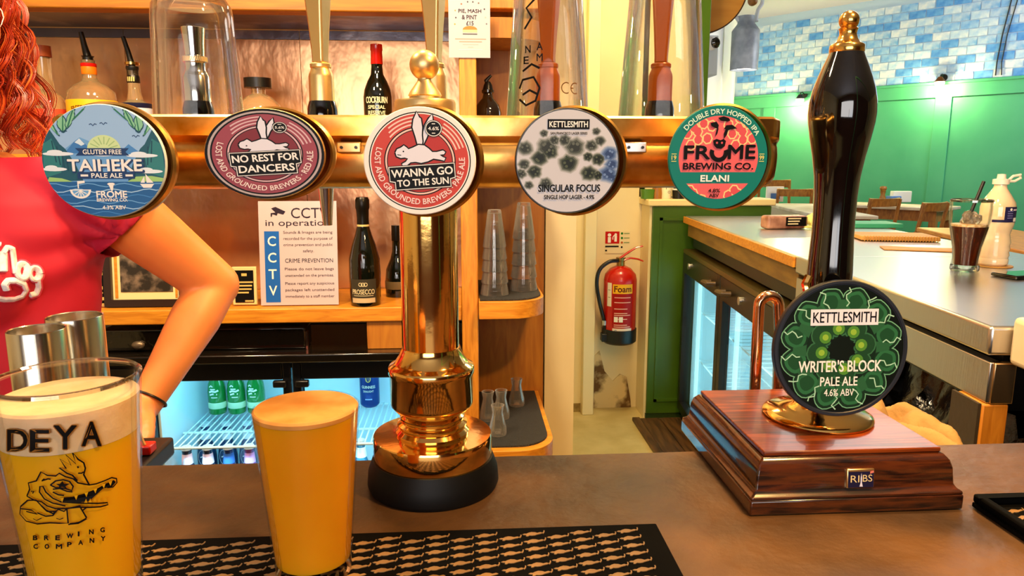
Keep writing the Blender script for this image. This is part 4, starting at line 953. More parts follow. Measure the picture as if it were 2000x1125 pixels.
for i in range(len(hs) - 1):
    a = Vector(hs[max(i - 1, 0)]); b = Vector(hs[i]); c = Vector(hs[i + 1]); d = Vector(hs[min(i + 2, len(hs) - 1)])
    for k in range(6):
        u = k / 6; hp.append(.5 * ((2 * b) + (c - a) * u + (2 * a - 5 * b + 4 * c - d) * u * u + (3 * b - a - 3 * c + d) * u ** 3))
hp.append(Vector(hs[-1]))
obj('hose', MB().tube(hp, .0105, 10), blackp, t, world=False)
obj('hose_collar', MB().tube([(-.088, -.03, .105), (-.087, -.03, .13)], .0135, 12), bsteel, t, world=False)
obj('hose_holder', MB().box(-.105, -.06, -.055, -.005, .015, .06), blackp, t, world=False, bev=.004)
q = Pr(); k = s
def L(px): return (px - 1213) * k
def V(py): return (668 - py) * k
q.rect(L(1191), L(1233), V(561), V(542), '#f2b21e', 1); q.text('Foam', L(1212), V(551.5), 36 * k, 13 * k, flat('#5a1208'), 2, .03)
q.rect(L(1191), L(1233), V(628), V(562), '#a51208', 1); q.rect(L(1192), L(1233), V(647), V(632), '#f0d8c0', 1)
for y in (568, 578, 591, 600, 604, 612, 624, 628): q.rect(L(1195), L(1195 + (34 if y % 3 else 27)), V(y + 1.6), V(y), '#f0b8a0', 2)
q.rect(L(1195), L(1203), V(619), V(608), '#f2ead8', 2); q.rect(L(1205), L(1213), V(619), V(608), '#f2ead8', 2)
q.poly(circ(L(1199), V(638), 3 * k, 12), '#2a4a7a', 2); q.rect(L(1204), L(1228), V(640), V(637), '#8a8a8a', 2)
q.rect(L(1178), L(1188.5), V(588), V(540), '#f0e4d0', 1); q.rect(L(1180), L(1186), V(555), V(554), '#7a5a3a', 2); q.rect(L(1180), L(1186), V(570), V(569), '#7a5a3a', 2)
q.wrapz(lambda z: r + .001); q.obj('instruction_label', t, world=False)
obj('wall_bracket', MB().box(-.03, .03, .05, 3.918 - EY, hh - .12, hh - .04), blackp, t, world=False)
a, b = at(1182, 488, 3.912), at(1232, 452, 3.912)
t = thing('safety_sign', 'small red and white fire point sign above the extinguisher', 'sign', (a.x, 3.916, a.z)); w, h = b.x - a.x, b.z - a.z
obj('sign_plate', MB().box(0, w, 0, .003, -.02, h), mat('pale_sign', '#ecdcae', .5), t, world=False)
q = Pr(w / 50, h / 36, .0006); q.rect(0, 28, 12, 36, '#c21408', 1)
q.rect(5, 11, 14, 25, white, 2); q.poly(circ(8, 29, 3.5, 12), white, 2); q.rect(18, 23, 16, 28, white, 2); q.poly(circ(20.5, 30, 2.5, 12), white, 2); q.line([(18, 29), (15, 25), (15, 20)], 1.6, white, 2)
for y, c in ((32, '#2f7a2a'), (23, '#2f7a2a'), (14, '#c0662a')): q.poly(circ(33, y, 2.4, 10), flat(c), 2); q.rect(37, 48, y - 1, y + 1, '#8aa06a', 2)
q.rect(0, 27, 5, 8, black, 2); q.rect(0, 4, -3, 0, black, 2); q.poly(circ(33, 5, 2, 10), black, 2)
q.obj('sign_print', t, world=False)

# ================================================================== BAR COUNTER
ZB = 1.10
t = thing('bar_counter', 'dark slate topped bar counter across the foreground', 'counter', (0, .35, 0))
edge = []; random.seed(2)
xs = [-1.6 + i * .05 for i in range(75)]
edge = [(x, .698 + .0022 * noise.noise(Vector((x * 14, 0, 3)))) for x in xs]
obj('slate_top', MB().prism([(2.1, -.05), (-1.6, -.05)] + edge, ZB - .035, ZB), slate, t, bev=.004)
obj('bar_front', MB().box(-1.55, 2.05, .02, .06, 0, ZB - .036), mahog, t)
obj('bar_back', MB().box(-1.55, 2.05, .60, .63, 0, ZB - .036), blackp, t)
obj('drip_ledge', MB().box(-1.5, -.385, .64, .92, 1.020, 1.045), blackp, t, bev=.004)
obj('ledge_bracket', MB().box(-1.0, -.96, .631, .91, .9, 1.019), blackp, t)
obj('ledge_bracket', MB().box(-.46, -.42, .631, .91, .9, 1.019), blackp, t)

# ---- bar mats with a pattern of little leaping animals
motif2 = [(0, 0), (.10, .06), (.20, .05), (.30, .13), (.45, .20), (.62, .17), (.74, .10), (.90, .16), (1.0, .10), (.92, .04), (.80, .0), (.70, -.04), (.60, -.10), (.46, -.12), (.34, -.10), (.24, -.18), (.16, -.16), (.20, -.06), (.08, -.04)]
hook = [(1.02, .02), (1.10, .16), (1.12, .34), (1.06, .36), (1.05, .20), (.97, .10)]
motm = mat('mat_print', '#8a6a44', .5, col2='#a8824f', scale=30)
mrub = mat('bar_mat_rubber', '#040404', .8, spec=.08)
def barmat(name, label, x0, x1, y0, y1, h, rim, view):
    t = thing(name, label, 'bar mat', ((x0 + x1) / 2, (y0 + y1) / 2, ZB + .0006))
    obj('rubber_base', MB().box(x0, x1, y0, y1, ZB + .0006, ZB + h), mrub, t, bev=.001)
    if rim:
        q = MB().box(x0, x1, y1 - .008, y1, ZB + h, ZB + h + .008).box(x0, x0 + .008, y0, y1 - .008, ZB + h, ZB + h + .008).box(x0 + .008, x1, y0, y0 + .008, ZB + h, ZB + h + .008).box(x1 - .008, x1, y0 + .008, y1 - .008, ZB + h, ZB + h + .008)
        obj('raised_rim', q, mrub, t, bev=.002)
    L = .0165; q = MB()
    q.prism([(a * L, b * L) for a, b in motif2], 0, .0006); q.prism([(a * L, b * L * .9) for a, b in hook], 0, .0006)
    me = q.mesh('motif', [motm]); px_, py_ = .0192, .0112; n = 0; i = 0; rest = MB()
    y = y1 - .014 - rim * .01
    row = 0
    cols = int((x1 - x0 - .016) / px_)
    for c_ in range(cols):
        for r_ in range(40):
            X = x0 + .010 + rim * .006 + c_ * px_; Y = y1 - .012 - rim * .008 - r_ * py_ - (py_ / 2 if c_ % 2 else 0)
            if Y < y0 + .008: break
            if view(X, Y) and n < 298:
                o = obj('motif', me, None, t, loc=None); o.matrix_parent_inverse = Matrix.Translation(-t.location); o.location = (X, Y, ZB + h); n += 1
            else:
                rest.prism([(X + a * L, Y + b * L) for a, b in motif2], ZB + h, ZB + h + .0006)
    if rest.v: obj('motif_field', rest, motm, t, kind='stuff')
def inview(X, Y):
    v = Matrix.Rotation(YAW, 3, 'Z') @ (Vector((X, Y, ZB)) - EYE); zc = v.y * math.cos(PITCH) - v.z * math.sin(PITCH); yc = v.y * math.sin(PITCH) + v.z * math.cos(PITCH)
    px, py = 1000 + FPX * v.x / zc, 562.5 - FPX * yc / zc
    return -20 < px < 2010 and py < 1135
a = atz(1283, 1034, ZB)
barmat('bar_mat', 'flat black bar mat patterned with rows of leaping animals, under the pints', -.62, a.x, .36, a.y + .003, .004, 0, inview)
a = atz(1897, 990, ZB)
barmat('bar_mat', 'black bar mat with raised rim cut off at the right edge', a.x, a.x + .42, .30, a.y, .005, 1, inview)

# ================================================================== BEER FONT (T-bar tower)
CX, CY = -.033, .642
t = thing('beer_font', 'brass T-bar beer font with five round clips on black base', 'beer tap', (CX, CY, ZB))
font = t
obj('black_base', MB().lathe([(0, 0), (.0600, 0), (.0615, .004), (.0605, .016), (.0562, .028), (0, .028)], 72, (CX, CY, ZB + .0005)), rubber, t)
obj('base_flange', MB().lathe([(0, 1.127), (.0545, 1.127), (.0552, 1.129), (.0552, 1.148), (.0545, 1.150), (.033, 1.151), (0, 1.151)], 72, (CX, CY, 0)), brass, t)
obj('turned_collar', MB().lathe([(.034, 1.151), (.034, 1.153), (.031, 1.156), (.0325, 1.159), (.0325, 1.161), (.029, 1.163), (.0300, 1.166), (.0300, 1.168), (.0275, 1.170), (.0280, 1.172), (.0345, 1.175), (.0378, 1.179), (.0382, 1.182), (.0382, 1.207), (.0395, 1.209), (.0395, 1.214), (.0385, 1.216), (.0345, 1.218), (.0330, 1.220), (.0290, 1.226), (.0272, 1.231), (.0268, 1.233), (.025, 1.233)], 72, (CX, CY, 0)), brass, t)
obj('column', MB().lathe([(.0258, 1.230), (.0258, 1.378)], 64, (CX, CY, 0)), brass, t)
# T bar: moulded section swept along x
TX0, TX1 = at(140, 300, .66).x, at(1506, 300, .655).x
zt, zb_ = 1.4385, 1.3765
sec = [(.622, zt - .002), (.6245, zt), (.775, zt), (.785, zt - .004), (.790, zt - .016), (.790, zb_ + .016), (.780, zb_ + .003), (.765, zb_), (.650, zb_), (.636, zb_ + .002), (.628, zb_ + .008), (.6255, zb_ + .018), (.6245, zb_ + .028), (.6265, zb_ + .0365), (.6285, zb_ + .0395), (.6265, zb_ + .0425), (.6225, zb_ + .045)]
n = len(sec); q = MB(); stn = [(TX0, .80), (TX0 + .004, .93), (TX0 + .012, 1.0), (TX1 - .014, 1.0), (TX1 - .005, .93), (TX1, .80)]
cy_, cz_ = .706, (zt + zb_) / 2; vs = []
for x, k in stn: vs += [(x, cy_ + (y - cy_) * k, cz_ + (z - cz_) * k) for y, z in sec]
fs = [(i * n + j, i * n + (j + 1) % n, (i + 1) * n + (j + 1) % n, (i + 1) * n + j) for i in range(len(stn) - 1) for j in range(n)] + [tuple(range(n)), tuple((len(stn) - 1) * n + j for j in range(n))[::-1]]
q.add(vs, fs); obj('cross_bar', q, oldbrass, t)
CXT = CX
obj('crown_cap', MB().lathe([(0, zt - .003), (.0262, zt - .003), (.0265, zt), (.0265, zt + .012), (.0255, zt + .014), (.014, zt + .0145), (.0135, zt + .017), (.0145, zt + .018), (.013, zt + .021), (.0065, zt + .030), (.0060, zt + .032)] + [(.0128 * math.sin(R(a)), zt + .0435 - .0128 * math.cos(R(a))) for a in range(28, 181, 8)], 56, (CX - .001, CY + .004, 0)), dimbrass, t)
for px in (682, 1240):
    p = at(px, 288, .6215); pl = obj('reflection_plate', MB().box(p.x - .010, p.x + .010, .6195, .6265, p.z - .0045, p.z + .0045), dimbrass if px < 900 else bsteel, t, bev=.001)  # added plate and dots imitate reflections in the cross bar
    for dx in (-.006, .006): obj('reflection_dot', MB().lathe([(0, .002), (.0013, .002), (.0013, 0)], 12, (p.x + dx, .6195, p.z), 'y'), blackp, pl)
# taps
def tap(px, lever, noz=False, chrome=False):
    p = at(px, 215, .738); x = p.x; k = .738 * .985 / FPX
    def Z(py): return at(px, py, .738).z
    col_ = obj('tap_collar', MB().lathe([(0, zt), (.0150, zt), (.0145, Z(213)), (.0125, Z(198)), (0, Z(198))], 32, (x, .738, 0)), glossblack, t)
    if chrome:
        obj('tap_ferrule', MB().lathe([(0, Z(200)), (24 * k, Z(198)), (24.5 * k, Z(150)), (22 * k, Z(146)), (18.5 * k, Z(137)), (18.5 * k, Z(124)), (21 * k, Z(122)), (21 * k, Z(111)), (17.5 * k, Z(109)), (18.5 * k, Z(85)), (21 * k, Z(55)), (19.5 * k, Z(54)), (0, Z(60))], 40, (x, .738, 0)), steel, t)
        q = MB()
        for i in range(40):
            a = i * math.pi / 20; q.tube([(x + 20.6 * k * math.cos(a), .738 + 20.6 * k * math.sin(a), Z(121)), (x + 20.6 * k * math.cos(a + .12), .738 + 20.6 * k * math.sin(a + .12), Z(112))], .0008, 5)
        obj('knurled_band', q, dimbrass, t, kind='stuff')
    else:
        obj('tap_ferrule', MB().lathe([(0, Z(199)), (23.5 * k, Z(198)), (23 * k, Z(150)), (22 * k, Z(145)), (19 * k, Z(138)), (18 * k, Z(134)), (19.5 * k, Z(132)), (19.5 * k, Z(126)), (17.5 * k, Z(124)), (0, Z(124))], 40, (x, .738, 0)), dimbrass if lever != 'amber' else mat('amber_brass', '#9c4c02', .35, .15, spec=.3), t)
        top = 1.60 if lever != 'amber' else zt + .137; z0 = Z(125); hw = [(15.5, z0), (15, z0 + .006), (18, z0 + .03), (23, Z(0)), (26 if lever != 'amber' else 24, top - .01), (24 if lever != 'amber' else 22, top), (0, top)]
        q = MB().lathe([(0, z0)] + [(w * k * 1.12, z) for w, z in hw], 4); M = Matrix.Translation((x, .738, 0)) @ Matrix.Rotation(R(22), 4, 'Z')
        obj('tap_lever', q.xf(M), dimbrass if lever != 'amber' else MATS['amber_brass'], t, bev=.002)
    if noz:
        pn = at(630, 408, .738)
        obj('spout', MB().lathe([(0.0155 * .6, zb_ + .004), (.0082, zb_), (.0078, zb_ - .004), (.0045, at(630, 440, .738).z), (.0035, at(630, 440, .738).z), (.006, zb_ - .005)], 28, (x, .738, 0)), steel, t)
tap(388, None, chrome=True); tap(630, 'brass', noz=True); tap(850, 'brass'); tap(1070, 'amber'); tap(1288, 'amber')
# upturned pint glasses over three of the taps
def upturned(px, r0, r1, h, label, nonic=False):
    x = at(px, 215, .738).x
    t = thing('pint_glass', label, 'glass', (x, .738, zt + .0006), 0, 'upturned pint glasses on the beer font')
    if nonic: out = [(r0, 0), (r0 * .985, .02), (r0 * .93, h * .55), (r0 * .905, h * .80), (r0 * .87, h * .90), (r0 * .76, h * .965), (r0 * .6, h * .985), (0, h * .985)]
    else: out = [(r0, 0), (r0 + (r1 - r0) * .5, h * .5), (r1 * 1.01, h * .95), (r1 * .97, h * .992), (r1 * .9, h), (0, h)]
    inn = [(r - .0032, z) for r, z in out[:-3]]; inn = [(r, z) for r, z in inn if z < h * .88] + [((out[-4][0] - .006), h * .90), (out[-4][0] - .014, h * .925), (0, h * .93)]
    obj('glass_body', MB().lathe([(r0 - .0028, .0)] + out, 64).add(*(lambda m: (m.v, m.f))(MB().lathe([(r0 - .0028, 0)] + inn, 64))), cg, t, world=False)
    return t
upturned(389, .0412, .035, .118, 'short upturned pint glass over the chrome tap ferrule', True)
tg4 = upturned(1069, .0415, .032, .150, 'tall upturned pint glass with dark printed emblem over an amber tap')
upturned(1291, .0435, .033, .150, 'tall upturned plain pint glass over the amber tap farthest right')
# faint print on the middle upturned glass
q = Pr(); q.text('WEIGHTS', -.018, .072, .026, .006, black, 1, .02, rot=180); q.text('MEASURE', -.018, .062, .026, .006, black, 1, .02, rot=180)
q.mb = MB(); q.mats = []
for pts in ([(-.034, .02), (-.026, .014), (-.016, .018), (-.012, .03), (-.018, .04), (-.030, .038), (-.034, .03)], [(-.030, .046), (-.020, .052), (-.012, .048)], [(-.028, .085), (-.020, .095), (-.026, .104), (-.016, .112)], [(-.030, .024), (-.022, .028), (-.014, .024)]): q.line(pts, .0022, black, 1)
for c_, u, v in (('N', -.024, .066), ('A', -.012, .068), ('E', -.026, .056), ('M', -.012, .058)): q.text(c_, u, v, .006, .007, black, 1, .02)
q.line(circ(.014, .030, .005, 10, a0=60, a1=300), .0010, flat('#5a3a12'), 1); q.line(circ(.024, .030, .005, 10, a0=60, a1=300), .0010, flat('#5a3a12'), 1); q.line([(.0185, .030), (.022, .030)], .001, flat('#5a3a12'), 1)
q.wrapz(lambda z: .0419 - .0095 * z / .15); q.obj('glass_print', tg4, world=False)

# ---- clips and badges
BY = .560
def clip(px, py, rx, ry, style, label, dx=0., over=False):
    """brass cone holder and lens ring, and the printed badge in front of it"""
    c = at(px, py, BY); k = BY * .985 / FPX; rx *= k; ry *= k
    hold = obj('clip_holder', MB().lathe([(.020, -.062), (.0215, -.058), (.026, -.046), (.036, -.024), (.0445, -.010), (.0465, -.004), (.0465, .0), (.0445, .0015), (.0425, .0)], 64, (0, 0, 0), 'y').xf(Matrix.Translation((c.x + dx, BY + .004, c.z)) @ Matrix.Diagonal((rx / .0440, 1, ry / .0440, 1))), oldbrass, font)
    rim = {'ring': dimbrass, 'white': white, 'black': blackp, 'teal': flat('#0f7a70'), 'blue': flat('#c8dbe6')}[style]
    bd = obj('badge', MB().lathe([(0, 0), (.985, 0), (1.0, .0012), (1.0, .0032), (.985, .0042), (0, .0042)], 72, (0, 0, 0), 'y').xf(Matrix.Translation((c.x, BY + .0005, c.z)) @ Matrix.Diagonal((rx, 1, ry, 1))), rim, font, label=label)
    return bd, (c.x, BY - .00382, c.z), rx, ry
def put(q, name, bd, org): return obj(name, q.mb.xf(Matrix.Translation(org)), q.mats, bd)
def split(rx, ry, clip_=.985): return Pr(rx, ry, .00003, clip_), Pr(rx, ry, .00003, None, base=.0005)

# badge A: blue island scene
bd, org, rx, ry = clip(208, 315, 113, 105, 'blue', 'round blue badge with island scene and white lettering', dx=.002)
q, T = split(rx, ry)
q.poly(circ(0, 0, .985, 64), '#9cc3ea', 0)
q.poly([(-1, -.4), (1, -.4), (1, .15), (.7, .3), (.5, .1), (.3, .24), (.12, .12), (-.1, .3), (-.35, .42), (-.6, .22), (-1, .3)], '#6fa8dc', 1)
q.poly([(-.62, .14), (-.45, .34), (-.36, .40), (-.2, .22), (-.1, .14)], '#3f7fc0', 2); q.poly([(-.44, .33), (-.36, .40), (-.28, .30), (-.34, .27), (-.38, .30)], '#d8ecf8', 3)
q.poly([(.25, .14), (.42, .30), (.56, .18), (.62, .12)], '#4a8ccc', 2)
q.poly(circ(.02, .20, .27, 24, .26, 0, 180), '#cfe6a8', 2)
for a in range(20, 170, 22): q.line([(.02 + .1 * math.cos(R(a)), .20 + .1 * math.sin(R(a))), (.02 + .24 * math.cos(R(a)), .20 + .23 * math.sin(R(a)))], .018, '#a5c986', 3)
for sx in (-1, 1):
    q.poly([(sx * 1.0, .55), (sx * .82, .56), (sx * .68, .30), (sx * .60, .22), (sx * .46, -.05), (sx * .36, -.34), (sx * 1.0, -.36)], '#1f5a6c', 3)
    q.poly([(sx * .95, .30), (sx * .80, .40), (sx * .74, .20), (sx * .66, .10), (sx * .70, -.2), (sx * .98, -.3)], '#2f7f80', 4)
    for k in range(4): q.line([(sx * (.80 - .07 * k), .36 - .10 * k), (sx * (.76 - .06 * k), -.02 - .05 * k)], .02, '#154a5c', 5)
    for cx_, cy__, rot_, L in ((.47, .74, 70, .26), (.62, .70, 95, .28), (.33, .82, 45, .22), (.76, .58, 120, .22)):
        lf = []
        for i in range(22):
            a = i / 21 * 2 * math.pi; w = 1 - (.28 if i % 3 == 1 else 0); u = L * math.cos(a); v = L * .42 * math.sin(a) * w; c_, s_ = math.cos(R(rot_)), math.sin(R(rot_)); lf.append((sx * (cx_ + (u * c_ - v * s_) * .75), cy__ + u * s_ * -1 * .75 + v * c_))
        q.poly(lf, '#1b4f5e', 5); q.poly([(sx * cx_ + (x - sx * cx_) * .82, cy__ + (y - cy__) * .82) for x, y in lf], '#8ccaa0', 6)
        q.line([(sx * (cx_ - L * .6 * math.cos(R(rot_))), cy__ + L * .6 * math.sin(R(rot_))), (sx * (cx_ + L * .6 * math.cos(R(rot_))), cy__ - L * .6 * math.sin(R(rot_)))], .025, '#2d7a5c', 7)
for x, y in ((-.12, .62), (.05, .64), (.55, .42), (-.6, .50)): q.line([(x - .06, y + .02), (x - .03, y + .035), (x, y), (x + .03, y + .035), (x + .06, y + .02)], .015, '#1b3f6c', 4)
for x, y, w in ((-.72, .13, .25), (.62, .10, .26), (-.8, -.14, .2), (.72, -.18, .22), (0, .12, .2)):
    q.poly(circ(x, y, w, 16, .035), '#e8f2f8', 6); q.poly(circ(x - .05, y + .03, w * .5, 14, .04), '#e8f2f8', 7)
q.poly([(.35, -.36), (.5, -.27), (.75, -.26), (.95, -.30), (1, -.38)], '#9fce7a', 6); q.poly([(-.95, -.38), (-.9, -.28), (-.7, -.30), (-.5, -.37)], '#9fce7a', 6)
q.poly([(-1, -.36), (1, -.36), (1, -1), (-1, -1)], '#1f5f9c', 7)
for k in range(6): q.line([(-1 + .1 * i, -.42 - .1 * k + .03 * math.sin(i * 1.1 + k * 2)) for i in range(21)], .016, ('#6aa8dc', '#a8d0ee', '#3f84c4')[k % 3], 8, )
q.mb.v = [(x, y, z) if (x / rx) ** 2 + (z / ry) ** 2 <= 1.0 else tuple(Vector((x, y, z)) * 1.0) for x, y, z in q.mb.v]
pts = [(v[0] / rx, v[2] / ry) for v in q.mb.v]
q.mb.v = [(x, y, z) if a * a + b * b <= .97 else (x / math.hypot(a, b) * .985, y, z / math.hypot(a, b) * .985) for (x, y, z), (a, b) in zip(q.mb.v, pts)]
q.poly([(.55, -.40), (.78, -.40), (.73, -.47), (.60, -.47)], white, 9); q.poly([(.65, -.22), (.66, -.38), (.77, -.38)], white, 9); q.poly([(.63, -.26), (.63, -.38), (.56, -.38)], white, 9)
q.poly(circ(-.42, -.50, .17, 18, .16, 180, 360), white, 9); q.poly(circ(-.42, -.515, .13, 18, .11, 180, 360), '#6aa8dc', 10)
for a in (215, 245, 270, 295, 325): q.line([(-.42, -.515), (-.42 + .12 * math.cos(R(a)), -.515 + .11 * math.sin(R(a)))], .014, white, 11)
q.poly([(-.46, -.35), (-.46, -.48), (-.44, -.48), (-.44, -.40), (-.34, -.38), (-.34, -.34)], white, 9)
q.poly([(-.44, .23), (.42, .23), (.36, .165), (.42, .10), (-.44, .10), (-.38, .165)], '#173a6c', 8)
T.text('GLUTEN FREE', -.01, .165, .62, .085, white, 1, .02)
T.text('TAIHEKE', .03, -.085, 1.24, .245, flat('#173a6c'), 1, .06); T.text('TAIHEKE', .015, -.07, 1.20, .215, white, 2, .035)
T.rect(-.44, .48, -.31, -.19, '#173a6c', 1, False); T.text('PALE ALE', .03, -.25, .50, .085, white, 2, .03)
for s_ in (-1, 1): T.rect(.03 + s_ * .36 - .06, .03 + s_ * .36 + .06, -.268, -.232, white, 2, False)
T.text('FROME', .08, -.585, .50, .125, white, 1, .035); T.text('BREWING CO.', .08, -.685, .50, .06, white, 1, .03); T.text('4.3% ABV', .10, -.82, .38, .07, white, 1, .02)
T.poly([(.02, -.40), (.05, -.38), (.12, -.38), (.15, -.40), (.12, -.43), (.11, -.50), (.09, -.54), (.07, -.50), (.05, -.43)], white, 1, False)
put(q, 'picture', bd, org); put(T, 'lettering', bd, org)

# badges B and C: winged hippo
def hippo(px, py, rx, ry, style, label, main, inner, ringc, l1, l2, tagtxt, arc, dx, sizes):
    bd, org, rx, ry = clip(px, py, rx, ry, style, label, dx=dx)
    q, T = split(rx, ry)
    if style == 'white': q.ring(0, .985, white, 0); q.ring(0, .905, black, 1); q.ring(0, .885, white, 2); q.ring(0, .865, main, 3)
    else: q.ring(0, .985, black, 0); q.ring(0, .94, '#b8a8a4', 1); q.ring(0, .90, black, 2); q.ring(0, .87, main, 3)
    q.ring(0, .635, black, 4); q.ring(0, .615, ringc, 5); q.ring(0, .585, black, 6); q.ring(0, .57, inner, 7)
    for r_ in (.68, .745, .81): q.ring(r_ - .014, r_ + .014, ringc, 5, 92, 140 - (r_ - .68) * 60, n=20); q.ring(r_ - .014, r_ + .014, ringc, 5, 18, 58, n=20)
    W1 = [(-.02, .24), (-.07, .45), (-.12, .62), (-.10, .76), (-.04, .90), (0, .80), (.03, .78), (.05, .62), (.04, .48), (.05, .36), (.03, .25)]
    W2 = [(.0, .26), (.06, .50), (.10, .66), (.17, .78), (.23, .86), (.24, .74), (.21, .70), (.22, .62), (.16, .52), (.12, .42), (.06, .30)]
    B = [(-.43, .16), (-.40, .22), (-.33, .25), (-.28, .29), (-.23, .25), (-.20, .22), (-.12, .25), (-.02, .30), (.08, .29), (.16, .23), (.22, .17), (.30, .17), (.41, .20), (.45, .17), (.43, .13), (.35, .12), (.40, .08), (.45, .06), (.43, .01), (.36, .03), (.24, .05), (.14, .0), (.02, -.03), (-.08, -.01), (-.17, -.02), (-.24, -.08), (-.30, -.09), (-.32, -.05), (-.25, -.01), (-.21, .05), (-.27, .07), (-.34, .06), (-.41, .09)]
    if style != 'white': B = [(x * .92 - .02, y * .9 + .06) for x, y in B]; W1 = [(x * .8 + .0, y * .85 + .05) for x, y in W1]; W2 = [(x * .8 - .02, y * .85 + .05) for x, y in W2]
    for P, ly in ((W2, 9), (W1, 10), (B, 12)):
        q.line(P, .05, black, ly, True); q.poly(P, '#e4e2ec', ly + 1)
    q.poly(circ(-.29, .18, .015, 8), black, 14); q.line([(-.40, .12), (-.33, .11)], .015, black, 14)
    tx, ty = (.25, .60) if style == 'white' else (.27, .58)
    tr = .155 if style == 'white' else .125
    T.poly(circ(tx, ty, tr, 28), black, 4); T.ring(tr * .84, tr * .93, white, 5, cx=tx, cy=ty, n=28); T.text(tagtxt, tx, ty, tr * 1.25, tr * .42, white, 6, .02); T.rect(tx - .03, tx + .03, ty + tr * .5, ty + tr * .6, white, 6); T.rect(tx - .03, tx + .03, ty - tr * .6, ty - tr * .5, white, 6)
    (w1, h1, v1), (w2, h2, v2), off, rot = sizes
    def banner(pad, m, ly):
        P = [(-w1 / 2 - pad + off, v1 + h1 * .62 + pad), (w1 / 2 + pad + off, v1 + h1 * .62 + pad), (w1 / 2 + pad + off, v1 - h1 * .7 - pad), (w2 / 2 + pad + off, v1 - h1 * .7 - pad - .02), (w2 / 2 + pad + off, v2 - h2 * .65 - pad), (-w2 / 2 - pad + off, v2 - h2 * .65 - pad), (-w2 / 2 - pad + off, v1 - h1 * .7 - pad - .02), (-w1 / 2 - pad + off, v1 - h1 * .7 - pad)]
        c_, s_ = math.cos(R(rot)), math.sin(R(rot)); P = [(x * c_ - y * s_, x * s_ + y * c_) for x, y in P]; T.poly(P, m, ly, False)
    banner(.052, black, 1); banner(.040, white, 2); banner(.026, black, 3)
    c_, s_ = math.cos(R(rot)), math.sin(R(rot))
    for tx_, w_, h_, v_ in ((l1, w1, h1, v1), (l2, w2, h2, v2)): T.text(tx_, off * c_ - v_ * s_, off * s_ + v_ * c_, w_, h_, white, 7, .03, rot)
    T.arctext(arc, .752 if style != 'white' else .748, 263, 204, .105, flat('#f0dcd4'), 5, .02, top=False)
    put(q, 'picture', bd, org); put(T, 'lettering', bd, org)
hippo(520, 301, 113, 85, 'ring', 'oval maroon badge with flying hippo and black banner', flat('#9a3f4c'), flat('#7c1c26'), flat('#d9b0b4'), 'NO REST FOR', 'DANCERS', '5.6%', 'LOST AND GROUNDED BREWERS · RED ALE', .004, ((1.10, .165, -.08), (.93, .165, -.31), .0, 4))
hippo(821, 315, 108, 103, 'white', 'round red badge with white rim, flying hippo and black banner', flat('#c93c2a'), flat('#b5281c'), flat('#f0c8b8'), 'WANNA GO', 'TO THE SUN', '4.6%', 'LOST AND GROUNDED BREWERS · PALE ALE', .004, ((1.10, .15, -.20), (.92, .13, -.385), .02, 4))

# badge D: hops on pale ground
bd, org, rx, ry = clip(1107, 315, 103, 102, 'black', 'round pale grey badge with scattered dark hops and black rim', dx=.006)
q, T = split(rx, ry, .965); q.ring(0, .965, '#c9cad2', 0); random.seed(12)
for X, Y, rr_, sharp in ((760, 800, 42, 1), (595, 840, 32, 1), (620, 775, 36, 1), (550, 728, 34, 0), (545, 805, 26, 0), (655, 722, 44, 0), (670, 745, 34, 1), (740, 690, 28, 0), (790, 722, 44, 0), (870, 715, 28, 0), (912, 692, 24, 0), (855, 768, 22, 1), (905, 780, 30, 1), (960, 755, 36, 2), (972, 805, 30, 2), (860, 848, 36, 1), (905, 858, 24, 1), (955, 850, 40, 2), (640, 657, 18, 0), (893, 647, 18, 0), (568, 905, 20, 0), (650, 897, 28, 0), (690, 690, 24, 0), (530, 850, 24, 0), (980, 870, 24, 2)):
    u, v, r_ = (X - 755) / 255, (790 - Y) / 255, rr_ / 255
    for lay, (kk, pal) in enumerate(((1.3, ('#b4b6b8', '#b0b2b2', '#a9b4c6')), (1.15, ('#969a98', '#8a8f88', '#8b9dbb')), (1.0, ('#6f756d', '#565d50', '#6a82a8')), (.82, ('#474d44', '#2e3629', '#4a6390')), (.6, ('#2c3029', '#171d13', '#2e4370')))):
        P = [(u + r_ * kk * (1 + .13 * math.sin(i * 2.3 + X)) * math.cos(i * math.pi / 7), v + r_ * kk * .88 * (1 + .13 * math.sin(i * 2.9 + Y)) * math.sin(i * math.pi / 7)) for i in range(14)]
        q.poly(P, pal[sharp], 1 + lay)
    for i in range(4):
        a = random.uniform(0, 6.28); q.poly(circ(u + r_ * .45 * math.cos(a), v + r_ * .4 * math.sin(a), r_ * .17, 8), ('#5c6258', '#4d5640', '#6a86b4')[sharp], 6)
q.line([(-.06, .02), (0, .05), (.05, .03)], .02, '#2d3d16', 7); q.line([(.0, .06), (-.03, .10)], .02, '#2d3d16', 7)
q.rect(-.385, .41, .60, .785, black, 8); T2 = Pr(rx, ry, .00003, None, base=.0005); T2.text('KETTLESMITH', .012, .692, .73, .115, white, 2, .025); put(T2, 'brewery_lettering', bd, org)
T.text('SAN FRANCISCO LAGER SERIES', .02, .525, .70, .048, black, 1, .03); T.text('SINGULAR FOCUS', .04, -.51, 1.19, .145, black, 1, .03); T.text('SINGLE HOP LAGER - 4.9%', .04, -.68, .97, .085, black, 1, .03)
put(q, 'picture', bd, org); put(T, 'lettering', bd, org)

